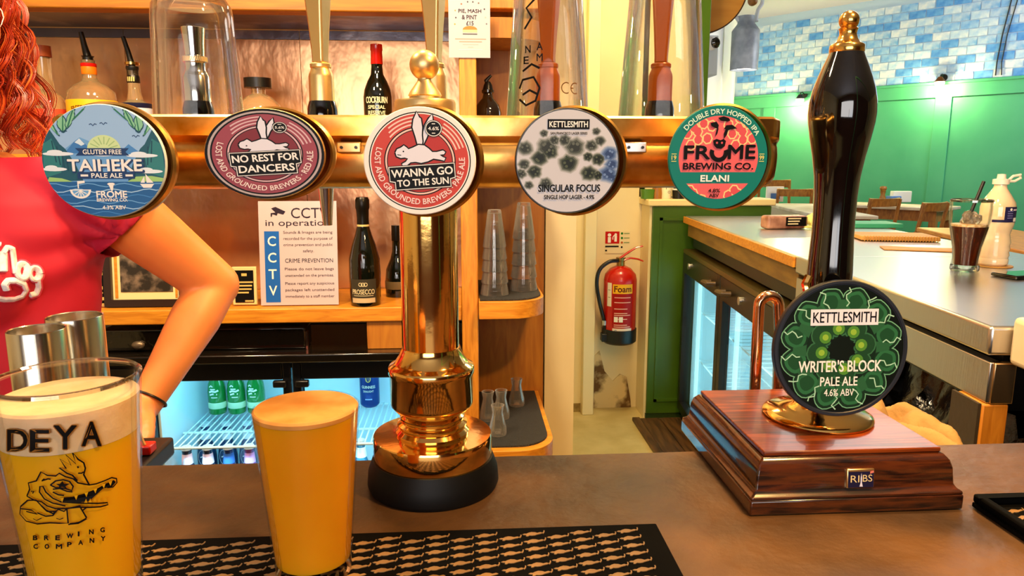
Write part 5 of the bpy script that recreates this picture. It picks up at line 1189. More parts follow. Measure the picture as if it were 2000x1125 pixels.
# badge E: cow face on coral
bd, org, rx, ry = clip(1400, 308, 100, 101, 'teal', 'round teal and coral badge with black cow face', dx=.005)
q, T = split(rx, ry, .80); coral = '#df6468'
q.clip = None; q.ring(0, .99, '#0f7a70', 0); q.clip = .80
q.poly([(-.9, .9), (.9, .9), (.9, -.28), (-.9, -.28)], coral, 1); q.poly([(-.9, -.5), (.9, -.5), (.9, -1), (-.9, -1)], coral, 1)
random.seed(5)
for cx_, cy__, n_ in ((-.44, .50, 10), (.46, .50, 10), (-.48, -.70, 8), (.42, -.70, 8)):
    for i in range(n_):
        a = i * 2.4; d_ = 0.105 * math.sqrt(i) * (1.0 if cy__ > 0 else .9); u, v = cx_ + d_ * math.cos(a), cy__ + d_ * math.sin(a) * 1.05
        if cy__ < 0 and (v > -.60 or v < -.9): continue
        P = circ(u, v, .108, 7, .118, 10 * i, 360 + 10 * i); q.poly(P, '#f0cf90', 2); q.poly([(u + (x - u) * .74, v + (y - v) * .76) for x, y in P], '#d4545a', 3)
cow = ([(-.20, .66), (-.08, .69), (-.03, .62), (-.04, .55), (-.10, .57), (-.17, .60)], [(.34, .56), (.24, .63), (.12, .62), (.08, .56), (.14, .52), (.22, .54)], [(-.05, .76), (.06, .79), (.16, .76), (.20, .71), (.14, .69), (.04, .70), (.0, .71)],
       [(-.06, .56), (-.03, .56), (-.05, .46), (-.09, .40), (-.08, .48)], [(.12, .57), (.17, .55), (.14, .44), (.09, .36), (.08, .46)], [(-.13, .33), (-.06, .36), (.02, .335), (.08, .36), (.13, .32), (.11, .22), (.04, .17), (-.05, .18), (-.11, .24)])
for P in cow: T.poly(P, black, 2, False)
for x in (-.05, .05): T.poly(circ(x, .285, .022, 8), flat('#d4545a'), 3, False)
T.text('FR', -.44, .10, .53, .27, black, 1, .04); T.text('ME', .46, .11, .56, .28, black, 1, .04)
T.ring(.10, .185, black, 1, 160, 380, cx=.0, cy=.10); T.text('BREWING CO.', .0, -.165, 1.42, .135, black, 1, .04)
T.text('ELANI', -.06, -.40, .58, .13, white, 1, .04); T.text('4.8%', -.06, -.64, .24, .075, black, 1, .03); T.text('ABV', -.06, -.735, .20, .075, black, 1, .03)
T.arctext('DOUBLE DRY HOPPED IPA', .885, 86, 112, .095, flat('#d6f0dc'), 1, .025)
for u, tx_ in ((-.90, '19'), (.87, '99')):
    T.text(tx_, u, .0, .095, .085, flat('#e8d878'), 1, .02)
    for v in (.07, -.07): T.rect(u - .05, u + .05, v - .006, v + .006, '#e8d878', 1, False)
put(q, 'picture', bd, org); put(T, 'lettering', bd, org)

# ================================================================== HAND PUMP
t = thing('hand_pump', 'cask ale hand pump with black handle on mahogany plinth', 'beer pump', (.335, .65, ZB)); hp_ = t
x0, x1, y0, y1 = .2405, .431, .557, .757
def loft(rects, name, m, bev=.0015):
    vs = []; fs = []
    for a, b, c, d, z in rects: vs += [(a, c, z), (b, c, z), (b, d, z), (a, d, z)]
    for i in range(len(rects) - 1):
        for k in range(4): fs.append((4 * i + k, 4 * i + (k + 1) % 4, 4 * i + 4 + (k + 1) % 4, 4 * i + 4 + k))
    fs += [(3, 2, 1, 0), tuple(4 * len(rects) - 4 + k for k in range(4))]
    return obj(name, MB().add(vs, fs), m, t, bev=bev)
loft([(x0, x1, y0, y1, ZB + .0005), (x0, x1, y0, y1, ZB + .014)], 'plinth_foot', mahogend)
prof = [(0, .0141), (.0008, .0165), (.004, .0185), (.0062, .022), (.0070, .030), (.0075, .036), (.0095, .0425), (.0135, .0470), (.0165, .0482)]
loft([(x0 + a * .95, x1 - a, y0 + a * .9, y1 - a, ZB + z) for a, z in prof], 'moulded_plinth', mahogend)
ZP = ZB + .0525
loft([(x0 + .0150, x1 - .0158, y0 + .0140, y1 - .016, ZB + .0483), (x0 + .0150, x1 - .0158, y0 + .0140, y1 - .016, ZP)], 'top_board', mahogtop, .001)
bx, by = .337, .655
pb = at(1590, 812, .66); bx = pb.x
obj('brass_rose', MB().lathe([(0, 0), (.0505, 0), (.0515, .002), (.0505, .004), (.046, .0062), (.036, .0085), (.024, .0125), (.019, .018), (.0175, .026), (0, .026)], 64, (bx, by, ZP + .0003)), brass, t)
k = .66 * .985 / FPX * 1.0
def HZ(py): return at(1640, py, .655).z
xh = at(1657, 60, .655).x
hb = [(20.5, 800), (21, 700), (40, 640), (42, 600), (43.5, 555), (43.5, 530), (42, 500), (40, 460), (39.5, 420), (40.5, 380), (43, 345), (49, 305), (56, 270), (61, 240), (62.5, 222), (61.5, 200), (57, 175), (50, 152), (42, 130), (35, 113), (31.5, 103)]
kk = (Vector((xh, .655, 1.45)) - EYE).dot(Matrix.Rotation(-YAW, 3, 'Z') @ Vector((0, math.cos(PITCH), -math.sin(PITCH)))) / FPX
obj('handle', MB().lathe([(0, HZ(800))] + [(w * kk * (1.0 - max(0, (py - 300)) * .00003), HZ(py)) for w, py in hb] + [(0, HZ(103))], 56, (xh, .655, 0)), glossblack, t)
gold = mat('gilt_brass', (.88, .50, .13, 1), .18, 1)
obj('finial', MB().lathe([(0, HZ(104)), (31 * kk, HZ(104)), (32 * kk, HZ(101)), (32 * kk, HZ(90)), (30 * kk, HZ(87)), (24 * kk, HZ(84)), (18 * kk, HZ(76)), (15.5 * kk, HZ(66)), (16.5 * kk, HZ(59)), (18 * kk, HZ(56)), (16 * kk, HZ(54)), (10 * kk, HZ(53))] + [(18.5 * kk * math.sin(R(a)), HZ(40) - 18.5 * kk * math.cos(R(a))) for a in range(30, 181, 10)], 48, (xh, .655, 0)), gold, t)
cc = at(1642, 681, .602)
obj('clip_bracket', MB().box(cc.x - .012, cc.x + .012, .604, .640, cc.z - .006, cc.z + .006), brass, t)
obj('clip_hook', MB().tube([at(1578, 575, .632), at(1573, 555, .634), at(1580, 540, .636)], .004, 8), brass, t)
rB = 132 * .602 * 1.09 / FPX
M6 = Matrix.Translation(cc) @ Matrix.Rotation(R(-4), 4, 'X')
bd = obj('badge', MB().lathe([(0, 0), (.98, 0), (1.0, .002), (1.0, .0065), (.985, .0075), (.95, .0075), (.94, .0068), (0, .0068)], 80, (0, 0, 0), 'y').xf(M6 @ Matrix.Diagonal((rB, 1, rB, 1)) @ Matrix.Translation((0, .006, 0))), mat('slate_blue_rim', '#1d2430', .4), t, label='round black badge with green petal pattern and white lettering')
q = Pr(rB, rB, .00003, .93); T = Pr(rB, rB, .00003, None, base=.0005)
q.ring(0, .93, '#07100c', 0); random.seed(9)
for i in range(12):
    a = R(i * 30 + 15); u, v = .70 * math.cos(a), .70 * math.sin(a)
    for rr_, c_ in ((.215, '#6fae84'), (.20, '#14301f'), (.16, '#2c6a42'), (.11, '#1c4a2c')): q.poly([(u + rr_ * math.cos(b) * (1 + .06 * math.sin(3 * b + i)), v + rr_ * math.sin(b) * (1 + .06 * math.cos(4 * b + i))) for b in [j * math.pi / 10 for j in range(20)]], c_, 1 + (.215, .20, .16, .11).index(rr_))
for i in range(12):
    a = R(i * 30 + 2); q.poly([(.44 * math.cos(a + s_), .44 * math.sin(a + s_)) for s_ in (-.22, -.1, .1, .22)] + [(.72 * math.cos(a + .07), .72 * math.sin(a + .07)), (.72 * math.cos(a - .07), .72 * math.sin(a - .07))], '#2a5f3c', 5)
q.ring(0, .52, '#0f2618', 6)
for i in range(8):
    a = R(i * 45 + 10); u, v = .35 * math.cos(a), .35 * math.sin(a)
    for rr_, c_, ly in ((.175, '#356b46', 7), (.155, '#1d4529', 8), (.09, '#4f8a34', 9), (.045, '#8fb73e', 10)): q.poly(circ(u * (1 if ly < 9 else .85), v * (1 if ly < 9 else .85), rr_, 14), c_, ly)
q.poly([(.17 * (1 + .3 * (i % 2)) * math.cos(i * math.pi / 9), .17 * (1 + .3 * (i % 2)) * math.sin(i * math.pi / 9)) for i in range(18)], '#0a150e', 11)
for i in range(14):
    a = R(i * 25.7 + 8); q.line([((.62 + .055 * j) * math.cos(a + .05 * math.sin(j * 1.9 + i)), (.62 + .055 * j) * math.sin(a + .05 * math.sin(j * 1.9 + i))) for j in range(6)], .018, '#a9d8b8', 6)
q.rect(-.475, .53, .345, .58, flat('#e9e6ee'), 12); T2 = Pr(rB, rB, .00003, None, base=.0005); T2.text('KETTLESMITH', .03, .463, .94, .155, black, 2, .01)
T.text("WRITER'S BLOCK", -.01, -.25, 1.24, .175, white, 1, .02); T.text('PALE ALE', -.02, -.475, .56, .135, white, 1, .02); T.text('4.6% ABV', -.01, -.64, .45, .105, white, 1, .01)
for q_, n_ in ((q, 'picture'), (T, 'lettering'), (T2, 'brewery_lettering')): obj(n_, q_.mb.xf(M6 @ Matrix.Translation((0, -.0010, 0))), q_.mats, bd)
# maker's plaque
pc_ = at(1680, 935, .562); Mq = Matrix.Translation((pc_.x, .5622, ZB + .030)) @ Matrix.Rotation(R(-6), 4, 'X')
pl = obj('maker_plaque', MB().box(-.0125, .0125, -.0012, .002, -.0085, .0085).xf(Mq), mat('plaque_gilt', (.8, .55, .25, 1), .3, 1), t, bev=.001)
q = Pr(.0125, .0085, .0002, None, base=.0014); q.rect(-.9, .9, -.9, .72, '#1c1838', 1); q.text('RI', -.44, .0, .62, .72, flat('#e0c890'), 2, .0); q.text('BS', .45, .05, .68, .72, flat('#e0c890'), 2, .0)
q.poly([(.0, .62), (.05, .1), (.05, -.4), (.12, -.8), (-.12, -.8), (-.05, -.4), (-.05, .1)], '#dcd8e8', 3); q.poly([(.62, .5), (.9, .62), (.86, .85), (.62, .75)], '#d87a6a', 3)
obj('plaque_print', q.mb.xf(Mq), q.mats, pl)
# swan neck pipe behind the plinth
p0 = at(1475, 745, .775); sn = []
zt_ = at(1500, 578, .775).z; xa = at(1481, 620, .775).x; xb = at(1519, 620, .775).x; r_ = (xb - xa) / 2
sn = [(p0.x - .004, .775, 1.02), (p0.x, .775, 1.14)] + [((xa + xb) / 2 - r_ * math.cos(R(a)), .775, zt_ - r_ + r_ * math.sin(R(a))) for a in range(0, 181, 15)] + [(xb + .004, .775, 1.20), (xb + .006, .775, 1.12), (xb + .006, .78, 1.0)]
obj('swan_neck', MB().tube(sn, .0062, 14), copper, t)
obj('pipe_bracket', MB().box(p0.x - .02, xb + .03, .70, .80, 1.005, 1.03), blackp, t, bev=.003)

# ================================================================== PINTS AND CUPS
def pint(name, label, x, y, r0, r1, h, liq, lz0, lz1, fm_, fz, top, thick=.0012):
    t = thing(name, label, 'pint of beer', (x, y, ZB + .0048))
    def rr(z): return r0 + (r1 - r0) * z / h
    obj('glass_wall', MB().lathe([(0, 0), (r0 - .001, 0), (r0, .001), (rr(.004), .004), (r1, h - .001), (r1 - .0009, h), (r1 - thick, h - .001), (rr(.012) - thick, .012), (0, .011)], 72), pintglass, t, world=False)
    if top: obj('glass_rim', MB().lathe([(r1 - .0022, h - .0035), (r1 - .0026, h - .0012), (r1 - .0012, h + .0004), (r1 + .0004, h - .0010), (r1 + .0004, h - .0030)], 72), rimglass, t, world=False)
    obj('glass_foot', MB().lathe([(rr(.010), .010), (r0 + .0004, .0018), (r0, .0004), (r0 - .003, .0)], 72), rimglass, t, world=False)
    e = thick + .0001
    obj('beer', MB().lathe([(.0003, lz0)] + [(rr(lz0 + (lz1 - lz0) * k / 8) - e, lz0 + (lz1 - lz0) * k / 8) for k in range(9)] + [(.0003, lz1)], 64), liq, t, world=False)
    q = MB().lathe([(.0003, lz1 + .0002), (rr(lz1) - e, lz1 + .0002), (rr(fz) - e, fz - .0012), (rr(fz) - e - .0014, fz + .0004), (rr(fz) * .8, fz - .0006), (.0003, fz - .0006)], 64)
    obj('foam_head', q, fm_, t, world=False)
    return t, rr
TX, TYy = -.263, .471
hz = lambda px, py, Y: at(px, py, Y).z - ZB - .0048
h1 = 1.262 - ZB - .0048
zf = hz(120, 886, TYy - .036)
t, rr = pint('beer_pint', 'tall printed pint glass of hazy yellow beer with deep foam, bottom left', TX, TYy, .0330, .0445, h1, beer, .013, zf, foam, zf + .026, True)
def gp(px, py):           # photo pixel on the front of the glass -> (arc length, height)
    r = ray(px, py); o = EYE - Vector((TX, TYy, 0)); R0 = .041
    for _ in range(3):
        A = r.x ** 2 + r.y ** 2; B = 2 * (o.x * r.x + o.y * r.y); C = o.x ** 2 + o.y ** 2 - R0 ** 2; D = max(B * B - 4 * A * C, 0); s = (-B - math.sqrt(D)) / (2 * A); p = o + r * s; z = p.z - ZB - .0048; R0 = rr(min(max(z, 0), h1)) + .0004
    return math.atan2(p.x, -p.y) * R0, z
q = Pr(eps=.00005)
def crop(pts): return [gp(x / 3.69, 820 + y / 3.69) for x, y in pts]
def glyph(ch, px0, px1, py0, py1, m, ly, b):
    v, f = text_mesh(ch); d = b * (py1 - py0); [q._put([gp(px0 + d + a * (px1 - px0 - 2 * d) + ex * d, py1 - d - c * (py1 - py0 - 2 * d) + ey * d) for a, c in v], f, m, ly + .07 * kk_) for kk_, (ex, ey) in enumerate(Pr.weights(b))]
brown = flat('#8a5a22')
for ch, a, b, c, d in (('D', 54, 200, 70, 225), ('E', 216, 355, 72, 230), ('Y', 385, 550, 40, 212), ('A', 585, 727, 14, 190)):
    glyph(ch, (a - 8) / 3.69, (b + 8) / 3.69, 820 + (c - 6) / 3.69, 820 + (d + 8) / 3.69, brown, 1, .05); glyph(ch, a / 3.69, b / 3.69, 820 + c / 3.69, 820 + d / 3.69, black, 2, .02)
q.wrapz(lambda z: rr(min(max(z, 0), h1)), .0004); q.obj('brand_lettering', t, world=False); q = Pr(eps=.00005)
for k_, (wd, y0_) in enumerate((('BREWING', 0), ('COMPANY', 62))):
    for i, ch in enumerate(wd): X = 238 + i * 80 + (0 if k_ == 0 else 4); Y = 832 + y0_ - (0 if i < 2 else (i - 2) * 14) + 0; glyph(ch, X / 3.69, (X + {'W': 48, 'M': 46, 'I': 13}.get(ch, 34)) / 3.69, 820 + Y / 3.69, 820 + (Y + 36) / 3.69, black, 1, .06)
q.wrapz(lambda z: rr(min(max(z, 0), h1)), .0004); q.obj('glass_lettering', t, world=False)
q = Pr(eps=.00005)
def ln(pts, w=10, close=False):
    P = crop(pts); q.line(P, w / 3.69 * .00034, black, 1, close)
ln([(195, 550), (215, 500), (205, 455), (262, 440), (295, 375), (340, 400), (400, 405), (425, 385), (470, 410), (525, 425), (560, 455), (640, 470), (690, 462), (750, 440), (800, 418), (835, 425), (838, 455), (810, 485), (770, 490)])
ln([(195, 550), (250, 580), (300, 590), (340, 620), (400, 640), (470, 640), (560, 630), (640, 632), (720, 628), (775, 612), (770, 598), (700, 603), (560, 600), (440, 592), (380, 565), (330, 520), (310, 480), (288, 480), (285, 520), (320, 570), (380, 600), (470, 620)])
q.poly(crop([(430, 562), (520, 555), (610, 530), (700, 495), (760, 460), (815, 435), (832, 450), (800, 485), (740, 495), (690, 540), (640, 585), (560, 598), (470, 592), (440, 590)]), black, 1)
for x, y in ((445, 570), (545, 552), (618, 532), (682, 505), (742, 470), (790, 452)): q.poly(crop([(x - 14, y - 6), (x + 14, y - 10), (x + 2, y + 26)]), MATS['hazy_beer'], 2)
for x, y in ((615, 590), (645, 588), (680, 582), (712, 582), (756, 580)): q.poly(crop([(x - 11, y + 8), (x + 12, y + 8), (x + 2, y - 22)]), MATS['hazy_beer'], 2)
ln([(362, 470), (400, 440), (455, 432), (500, 445), (525, 480), (515, 510), (470, 495), (400, 488), (362, 470)]); q.poly(crop([(400, 460), (430, 462), (448, 440), (460, 462), (500, 462), (470, 478), (480, 495), (445, 482), (420, 492), (425, 476)]), black, 1)
ln([(380, 500), (430, 495), (480, 515), (520, 520)]); ln([(380, 520), (420, 540), (460, 545)]); ln([(320, 425), (300, 440), (345, 425), (365, 428)]); ln([(225, 515), (245, 515), (235, 530)])
ln([(640, 470), (600, 395), (612, 350), (600, 310), (560, 285), (520, 238), (545, 318), (470, 250), (510, 328), (430, 282), (475, 352), (425, 345), (480, 385), (520, 400), (555, 440)]); ln([(560, 385), (585, 385), (600, 375)]); ln([(556, 335), (562, 348)])
ln([(150, 625), (200, 580), (260, 578), (300, 620), (340, 660), (400, 660), (420, 645), (460, 660), (480, 640)]); ln([(150, 625), (145, 680), (190, 730), (270, 750), (360, 742), (430, 745), (490, 745), (480, 640), (570, 620), (620, 705), (585, 735), (490, 755)])
ln([(150, 640), (230, 650), (270, 680), (190, 660)], 9); ln([(270, 670), (330, 695), (380, 690), (405, 655)]); ln([(300, 620), (330, 650), (380, 675), (405, 660)], 12); ln([(240, 712), (265, 725), (300, 708)], 6); ln([(405, 710), (430, 718), (455, 708)], 6); ln([(500, 750), (560, 745), (620, 712)], 14); ln([(590, 655), (620, 632)])
q.wrapz(lambda z: rr(min(max(z, 0), h1)), .0004); q.obj('glass_emblem', t, world=False)
SX, SYy = -.1135, .490; h2 = 1.231 - ZB - .0048
t, rr2 = pint('beer_pint', 'smaller plain glass brimful of amber beer with thin foam', SX, SYy, .0265, .0372, h2, beer2, .012, h2 - .0048, foam2, h2 - .0004, False, .0010)
q = MB(); random.seed(21)
for i in range(110):
    a = random.uniform(R(190), R(350)); z = .022 + .010 * random.random() + .006 * math.sin(a * 3); r_ = rr2(z) - .0024; q.ball((r_ * math.cos(a), r_ * math.sin(a), z), random.uniform(.0003, .0009), 6, 4)
for i in range(90):
    a = i / 90 * 2 * math.pi; z = h2 - .006 + random.uniform(-.0008, .0008); r_ = rr2(z) - .0024; q.ball((r_ * math.cos(a), r_ * math.sin(a), z), random.uniform(.0005, .0011), 6, 4)
obj('bubbles', q, foam2, t, world=False, kind='stuff')
# steel cups on the ledge
def cup(x, y, r, ztop, label):
    zb = 1.0455; h = ztop - zb; t = thing('steel_cup', label, 'cup', (x, y, zb), 0)
    obj('cup_wall', MB().lathe([(0, 0), (r * .99, 0), (r, .002), (r, h - .001), (r * .985, h), (r * .955, h - .001), (r * .95, h - .012)], 56), mat('spun_steel', (.72, .66, .54, 1), .2, 1, bump=.02, scale=300, stretch=(1, 1, .02)), t, world=False)
    obj('cup_floor', MB().lathe([(0, h - .013), (r * .952, h - .012), (r * .952, h - .016), (0, h - .016)], 48), mat('dull_steel', (.45, .38, .28, 1), .35, 1), t, world=False)
cup(-.455, .771, .0276, 1.2255, 'shorter steel cup nearer the left edge behind the tall pint')
cup(-.456, .848, .0300, 1.2230, 'steel cup standing behind the other one, beside the arm')
# red pegged strap hanging inside the bar
p = at(289, 885, .86); p.x = min(p.x, -.40)
t = thing('cord_clip', 'small red clip with two pale cords beside the fridge door', 'clip', (p.x, .86, 1.0455))
zl = 1.0455
obj('clip_body', MB().box(p.x - .012, p.x + .012, .855, .875, zl, zl + .012), red, t, bev=.002)
obj('cord', MB().tube([(p.x - .004, .86, zl + .012), (p.x - .010, .862, zl + .030), (p.x - .016, .865, zl + .05)], .002, 6), kraft, t); obj('cord', MB().tube([(p.x + .004, .86, zl + .012), (p.x - .002, .862, zl + .028), (p.x - .012, .868, zl + .05)], .002, 6), kraft, t)

# ================================================================== PERSON
PY = 1.13
tc_ = at(-52, 560, PY); bx_ = tc_.x
S1 = at(182, 372, PY + .02); EL = at(420, 556, 1.24); WR = at(283, 792, 1.10); HN = at(232, 812, 1.05)
def tubeup(mb, pts, rad, seg=18):
    P = []; Rr = []; n = len(pts)
    for i in range(n - 1):
        for k in range(6):
            u = k / 6; P.append(Vector(pts[i]).lerp(Vector(pts[i + 1]), u)); Rr.append(rad[i] + (rad[i + 1] - rad[i]) * u)
    P.append(Vector(pts[-1])); Rr.append(rad[-1]); mb.tube(P, Rr, seg)
    mb.ball(P[0], Rr[0], 16, 10); mb.ball(P[-1], Rr[-1], 16, 10); return mb
def remesh(mb, vox, smooth):
    o = obj('tmp', mb, cream); m = o.modifiers.new('r', 'REMESH'); m.mode = 'VOXEL'; m.voxel_size = vox
    s = o.modifiers.new('s', 'SMOOTH'); s.factor = .5; s.iterations = smooth
    dg = bpy.context.evaluated_depsgraph_get(); me = bpy.data.meshes.new_from_object(o.evaluated_get(dg)); bpy.data.objects.remove(o)
    me.materials.clear(); me.polygons.foreach_set('use_smooth', [True] * len(me.polygons)); return me
t = thing('person', 'person in a red printed shirt with curly red hair, arm bent at hip', 'person', (bx_, PY, 0)); per = t
hips = [(.80, .165, .115), (.92, .185, .125), (1.00, .165, .110), (1.08, .150, .098), (1.18, .168, .105), (1.27, .178, .115), (1.34, .165, .105), (1.385, .115, .08), (1.415, .060, .058)]
body = MB()
body.rings([(z, bx_, PY, rx_, ry_, 2.3) for z, rx_, ry_ in hips], 40)
body.rings([(z, bx_ - .03 - (z - 1.39) * .45, PY - .0, .052, .054, 2) for z in (1.39, 1.44, 1.50)], 24)
HC = Vector((bx_ - .085, PY - .02, 1.590)); body.ball(HC, (.076, .095, .115), 28, 20); body.ball(HC + Vector((0, -.028, -.055)), (.056, .058, .062), 20, 14)
body.ball(HC + Vector((0, -.098, -.018)), (.013, .018, .024), 12, 8)
for sx in (-1, 1):
    body.ball(HC + Vector((sx * .077, .0, -.01)), (.010, .02, .03), 10, 8)
    tubeup(body, [(bx_ + sx * .085, PY, .88), (bx_ + sx * .09, PY - .01, .48), (bx_ + sx * .09, PY + .01, .09)], [.088, .055, .038]); tubeup(body, [(bx_ + sx * .09, PY + .03, .045), (bx_ + sx * .095, PY - .16, .035)], [.042, .035])
tubeup(body, [S1, S1.lerp(EL, .5), EL], [.058, .050, .0405]); tubeup(body, [EL, EL.lerp(WR, .3), EL.lerp(WR, .65), WR], [.0385, .0405, .032, .0245])
def hand(mb, w, d, n, side):
    """flat relaxed hand: d points along the palm, n out of the back"""
    d = d.normalized(); n = n.normalized(); s = d.cross(n).normalized() * side; c = w + d * .045
    tubeup(mb, [w, w + d * .02], [.024, .026])
    for k in (-1, 0, 1): tubeup(mb, [w + d * .015 + s * .012 * k, w + d * .085 + s * .022 * k], [.015, .0135], 12)
    for k, L in ((-1.5, .062), (-.5, .078), (.5, .084), (1.5, .076)):
        b = w + d * .085 + s * .0195 * k; m = b + d * L * .45 - n * .004; e = m + d * L * .35 - n * .018; f = e + d * L * .2 - n * .014
        tubeup(mb, [b, m, e, f], [.0096, .0088, .0080, .0068], 10)
    b = w + d * .028 + s * .024; tubeup(mb, [b, b + d * .028 + s * .022 - n * .006, b + d * .056 + s * .028 - n * .014], [.0125, .0105, .0085], 10)
hand(body, WR, HN - WR + Vector((-.01, -.06, -.02)), Vector((.3, .15, 1)), -1)
S2 = Vector((2 * bx_ - S1.x, S1.y, S1.z)); E2 = S2 + Vector((-.07, .03, -.27)); W2_ = E2 + Vector((.02, -.16, -.16))
tubeup(body, [S2, E2], [.056, .040]); tubeup(body, [E2, W2_], [.040, .025]); hand(body, W2_, Vector((.05, -.5, -.5)), Vector((-.6, -.3, .6)), 1)
skin = mat('skin', '#e8823e', .45, sss=.25, col2='#ee9450', scale=6)
me = remesh(body, .0052, 4); me.materials.append(skin); bo = obj('body', me, None, t)
# face
fc = MB()
for sx in (-1, 1): fc.ball(HC + Vector((sx * .030, -.083, .012)), (.012, .008, .009), 14, 10)
obj('eyes', fc, white, t, kind='stuff'); fc = MB()
for sx in (-1, 1): fc.ball(HC + Vector((sx * .030, -.0895, .012)), (.0055, .003, .0055), 12, 8)
obj('pupils', fc, blackp, t, kind='stuff')
obj('mouth', MB().ball(HC + Vector((0, -.083, -.062)), (.020, .006, .006), 14, 8), flat('#a8402f'), t)
# shirt
sh = MB(); sh.rings([(z, bx_, PY, rx_ + .004 + (.010 if z < 1.0 else 0), ry_ + .014 + (.016 if z < 1.1 else 0), 2.3) for z, rx_, ry_ in hips if z > .85], 44)
sh.ball((bx_ - .065, PY - .085, 1.235), (.078, .062, .075), 20, 14); sh.ball((bx_ + .065, PY - .085, 1.235), (.078, .062, .075), 20, 14)
SL = S1.lerp(EL, .34); tubeup(sh, [S1, SL], [.072, .066]); tubeup(sh, [Vector((bx_ + .08, PY, 1.36)), S1], [.06, .070])
SL2 = S2.lerp(E2, .45); tubeup(sh, [S2, SL2], [.070, .064]); tubeup(sh, [Vector((bx_ - .08, PY, 1.36)), S2], [.06, .068])
me = remesh(sh, .0065, 5)
# folds running from the armpit
arm = at(196, 470, PY - .08)
bmx = bmesh.new(); bmx.from_mesh(me)
def hem(a, b, f_):
    """trim the closed sleeve end on a clean plane across the arm"""
    ax_ = (b - a).normalized(); c = a.lerp(b, f_)
    def onarm(p): d = p - a; k = d.dot(ax_); return (d - ax_ * k).length < .084 and k > .04 and abs(p.x - bx_) > .190
    fs = [f for f in bmx.faces if onarm(f.calc_center_median())]; gm = fs + list({e for f in fs for e in f.edges}) + list({v for f in fs for v in f.verts})
    bmesh.ops.bisect_plane(bmx, geom=gm, plane_co=c, plane_no=ax_, clear_outer=False)
    bmesh.ops.delete(bmx, geom=[f for f in bmx.faces if onarm(f.calc_center_median()) and (f.calc_center_median() - c).dot(ax_) > 0], context='FACES')
hem(S1, EL, .27); hem(S2, E2, .42)
cz = lambda f: f.calc_center_median().z
for z_, s_ in ((.875, -1), (1.405, 1)):
    bmesh.ops.bisect_plane(bmx, geom=list(bmx.faces) + list(bmx.edges) + list(bmx.verts), plane_co=(0, 0, z_), plane_no=(0, 0, s_), clear_outer=True)
for v in bmx.verts:
    d_ = v.co - arm
    if d_.length < .26:
        a_ = math.atan2(d_.z, d_.x); v.co += v.normal * .006 * math.sin(a_ * 9 + 3 * noise.noise(v.co * 8)) * max(0, 1 - d_.length / .26) * (1 if d_.x < 0 else max(0, 1 - d_.x / .03))
    v.co += v.normal * .003 * noise.noise(v.co * 11)
bmx.to_mesh(me); bmx.free()
shirt_m = mat('red_cotton', '#b80a32', .75, col2='#c81428', scale=3, bump=.04)
me.materials.append(shirt_m); so = obj('shirt', me, None, t); sd = so.modifiers.new('cloth', 'SOLIDIFY'); sd.thickness = .002; sd.offset = 1
bvh = BVHTree.FromPolygons([v.co for v in me.vertices], [tuple(p.vertices) for p in me.polygons])
def onshirt(x, y, lift):
    h_ = bvh.ray_cast(EYE, ray(x / 3.214, 370 + y / 3.214).normalized()); return h_[0] - ray(x / 3.214, 370 + y / 3.214).normalized() * lift if h_[0] else None
def emb(strokes, r, m, name, lift):
    q = MB()
    for s_ in strokes:
        fine = []
        for i in range(len(s_) - 1):
            for k in range(5): u = k / 5; fine.append((s_[i][0] + (s_[i + 1][0] - s_[i][0]) * u, s_[i][1] + (s_[i + 1][1] - s_[i][1]) * u))
        fine.append(s_[-1]); P = [p for p in (onshirt(p[0], p[1], lift) for p in fine) if p]
        if len(P) > 2: q.tube(P, r, 8, flat_=.6)
    return obj(name, q, m, t)
def ell(cx, cy, rx_, ry_, a0=0, a1=360): return [(cx + rx_ * math.cos(R(a)), cy - ry_ * math.sin(R(a))) for a in range(a0, a1 + 1, 24)]
SK = [[(22, 515), (20, 390)], [(20, 400), (45, 362), (78, 372), (88, 450), (100, 530)], [(-70, 510), (-75, 380)], [(-75, 395), (-45, 355), (-20, 340), (5, 345)], ell(140, 512, 32, 44), ell(217, 528, 30, 36), [(232, 560), (238, 610), (222, 650), (185, 660)], [(40, 632), (28, 600), (50, 572), (100, 570), (150, 592), (166, 632), (140, 672), (90, 690), (30, 692), (-40, 680)]]
obj_pink = emb(SK, .0070, flat('#e0506a', .8), 'shirt_print_outline', .000); emb([[(x + .3, y + .3) for x, y in s_] for s_ in SK], .0048, mat('embroidery', '#f4ece8', .8, col2='#d9ccd0', scale=150), 'shirt_print', .0045)
obj_pink['kind'] = 'stuff'
# trousers, shoes
tr = MB(); tr.rings([(.78, bx_, PY, .180, .125, 2.3), (.90, bx_, PY, .198, .138, 2.3), (.99, bx_, PY, .18, .125, 2.3)], 36)
for sx in (-1, 1): tubeup(tr, [(bx_ + sx * .088, PY, .84), (bx_ + sx * .09, PY - .01, .48), (bx_ + sx * .09, PY + .01, .10)], [.098, .072, .058])
me = remesh(tr, .009, 4); me.materials.append(mat('dark_denim', '#1a1c26', .8)); obj('trousers', me, None, t)
for sx in (-1, 1): obj('shoe', MB().rings([(.003, bx_ + sx * .095, PY - .06, .052, .145, 2.6), (.03, bx_ + sx * .095, PY - .06, .054, .147, 2.6), (.07, bx_ + sx * .095, PY - .05, .05, .13, 2.4), (.10, bx_ + sx * .09, PY + .01, .05, .065, 2.2)], 28), blackp, t)
dw_ = (WR - EL).normalized(); cW = WR - dw_ * .012; a_ = dw_.orthogonal().normalized(); b_ = dw_.cross(a_)
obj('hair_tie', MB().tube([cW + (a_ * math.cos(k * .3927) + b_ * math.sin(k * .3927)) * .0275 for k in range(16)], .0020, 8, closed=True), blackp, t)
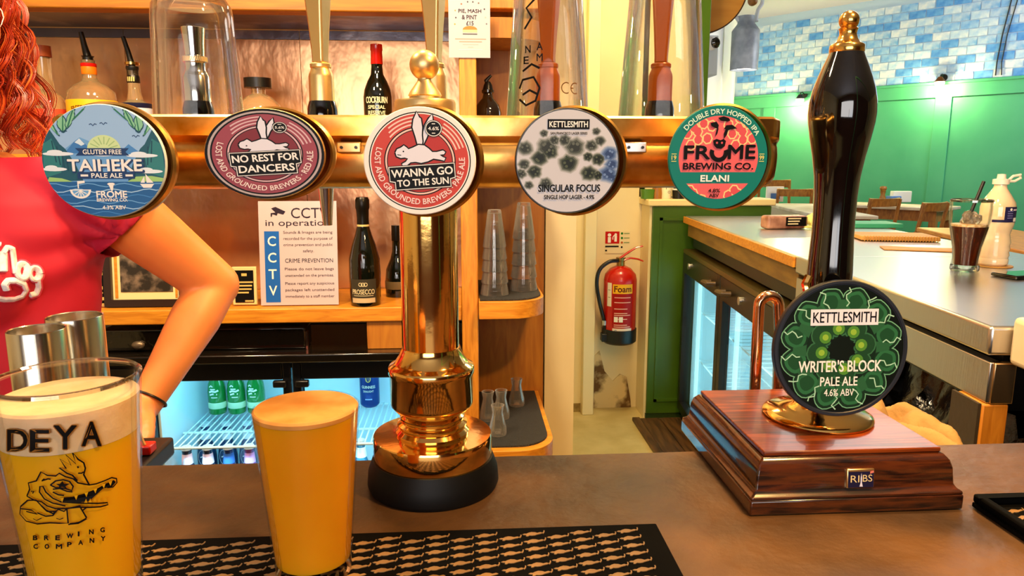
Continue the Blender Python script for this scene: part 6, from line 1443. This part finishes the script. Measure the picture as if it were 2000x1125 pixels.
# curly red hair
random.seed(31); hm = [mat('hair_copper', '#a82c0a', .38, col2='#c84414', scale=30), mat('hair_red', '#7c1606', .42, col2='#a8280c', scale=30), mat('hair_orange', '#d85a18', .38, col2='#e87830', scale=30)]
q = MB(); q.ball(HC + Vector((.0, .02, .02)), (.092, .104, .124), 24, 16, 1)
for i in range(170):
    a = random.uniform(-2.3, 2.3) + math.pi / 2; ph = random.uniform(.05, 1.5); d = Vector((math.cos(a) * math.sin(ph), math.sin(a) * math.sin(ph), math.cos(ph)))
    if i % 3 == 0: d = Vector((abs(d.x), d.y, d.z))
    p = HC + Vector((d.x * .093, .015 + d.y * .103, .01 + d.z * .126)); L = random.uniform(.15, .31) + .05 * (d.z > .5); out = Vector((d.x, d.y, 0)); out = out.normalized() if out.length > .01 else Vector((1, 0, 0))
    n_ = 30; amp = random.uniform(.008, .016); fr = random.uniform(.45, .8); f0 = random.uniform(0, 6); C_ = []; pos = p.copy(); vel = (d * .8 + Vector((0, 0, .25))).normalized(); side = random.uniform(-.25, .25)
    for k in range(n_):
        u = k / (n_ - 1); vel = (vel + Vector((out.x * .02 - out.y * side * .05, out.y * .02 + out.x * side * .05, -.24))).normalized(); pos = pos + vel * (L / n_)
        rel = pos - HC; lim = .118 + .03 * min(1, max(0, -rel.z * 5)); rad = math.hypot(rel.x, rel.y)
        if rad < lim - .01 and rel.z < .08: pos += out * (lim - .01 - rad) * .35
        tn = out.cross(vel).normalized() if out.cross(vel).length > .01 else Vector((0, 1, 0)); bn = vel.cross(tn)
        C_.append((pos + (tn * math.cos(f0 + k * fr) + bn * math.sin(f0 + k * fr)) * amp * min(1, u * 4), tn, bn))
    for j in range(15):                       # each curl is a lock of fine strands
        g = random.uniform(0, 6.28); rr_ = random.uniform(.001, .0095); ph_ = random.uniform(-.6, .6); col_ = random.choice((0, 0, 0, 1, 1, 2)); P = []; w = random.uniform(.0005, .0011)
        for k, (c, tn, bn) in enumerate(C_):
            u = k / (n_ - 1); s_ = rr_ * (.35 + .9 * u) ; P.append(c + (tn * math.cos(g + ph_ * k * .15) + bn * math.sin(g + ph_ * k * .15)) * s_)
        q.tube(P, [w * (1 - .4 * k / n_) for k in range(n_)], 3, col_, caps=False)
hair = obj('hair', q, hm, t)
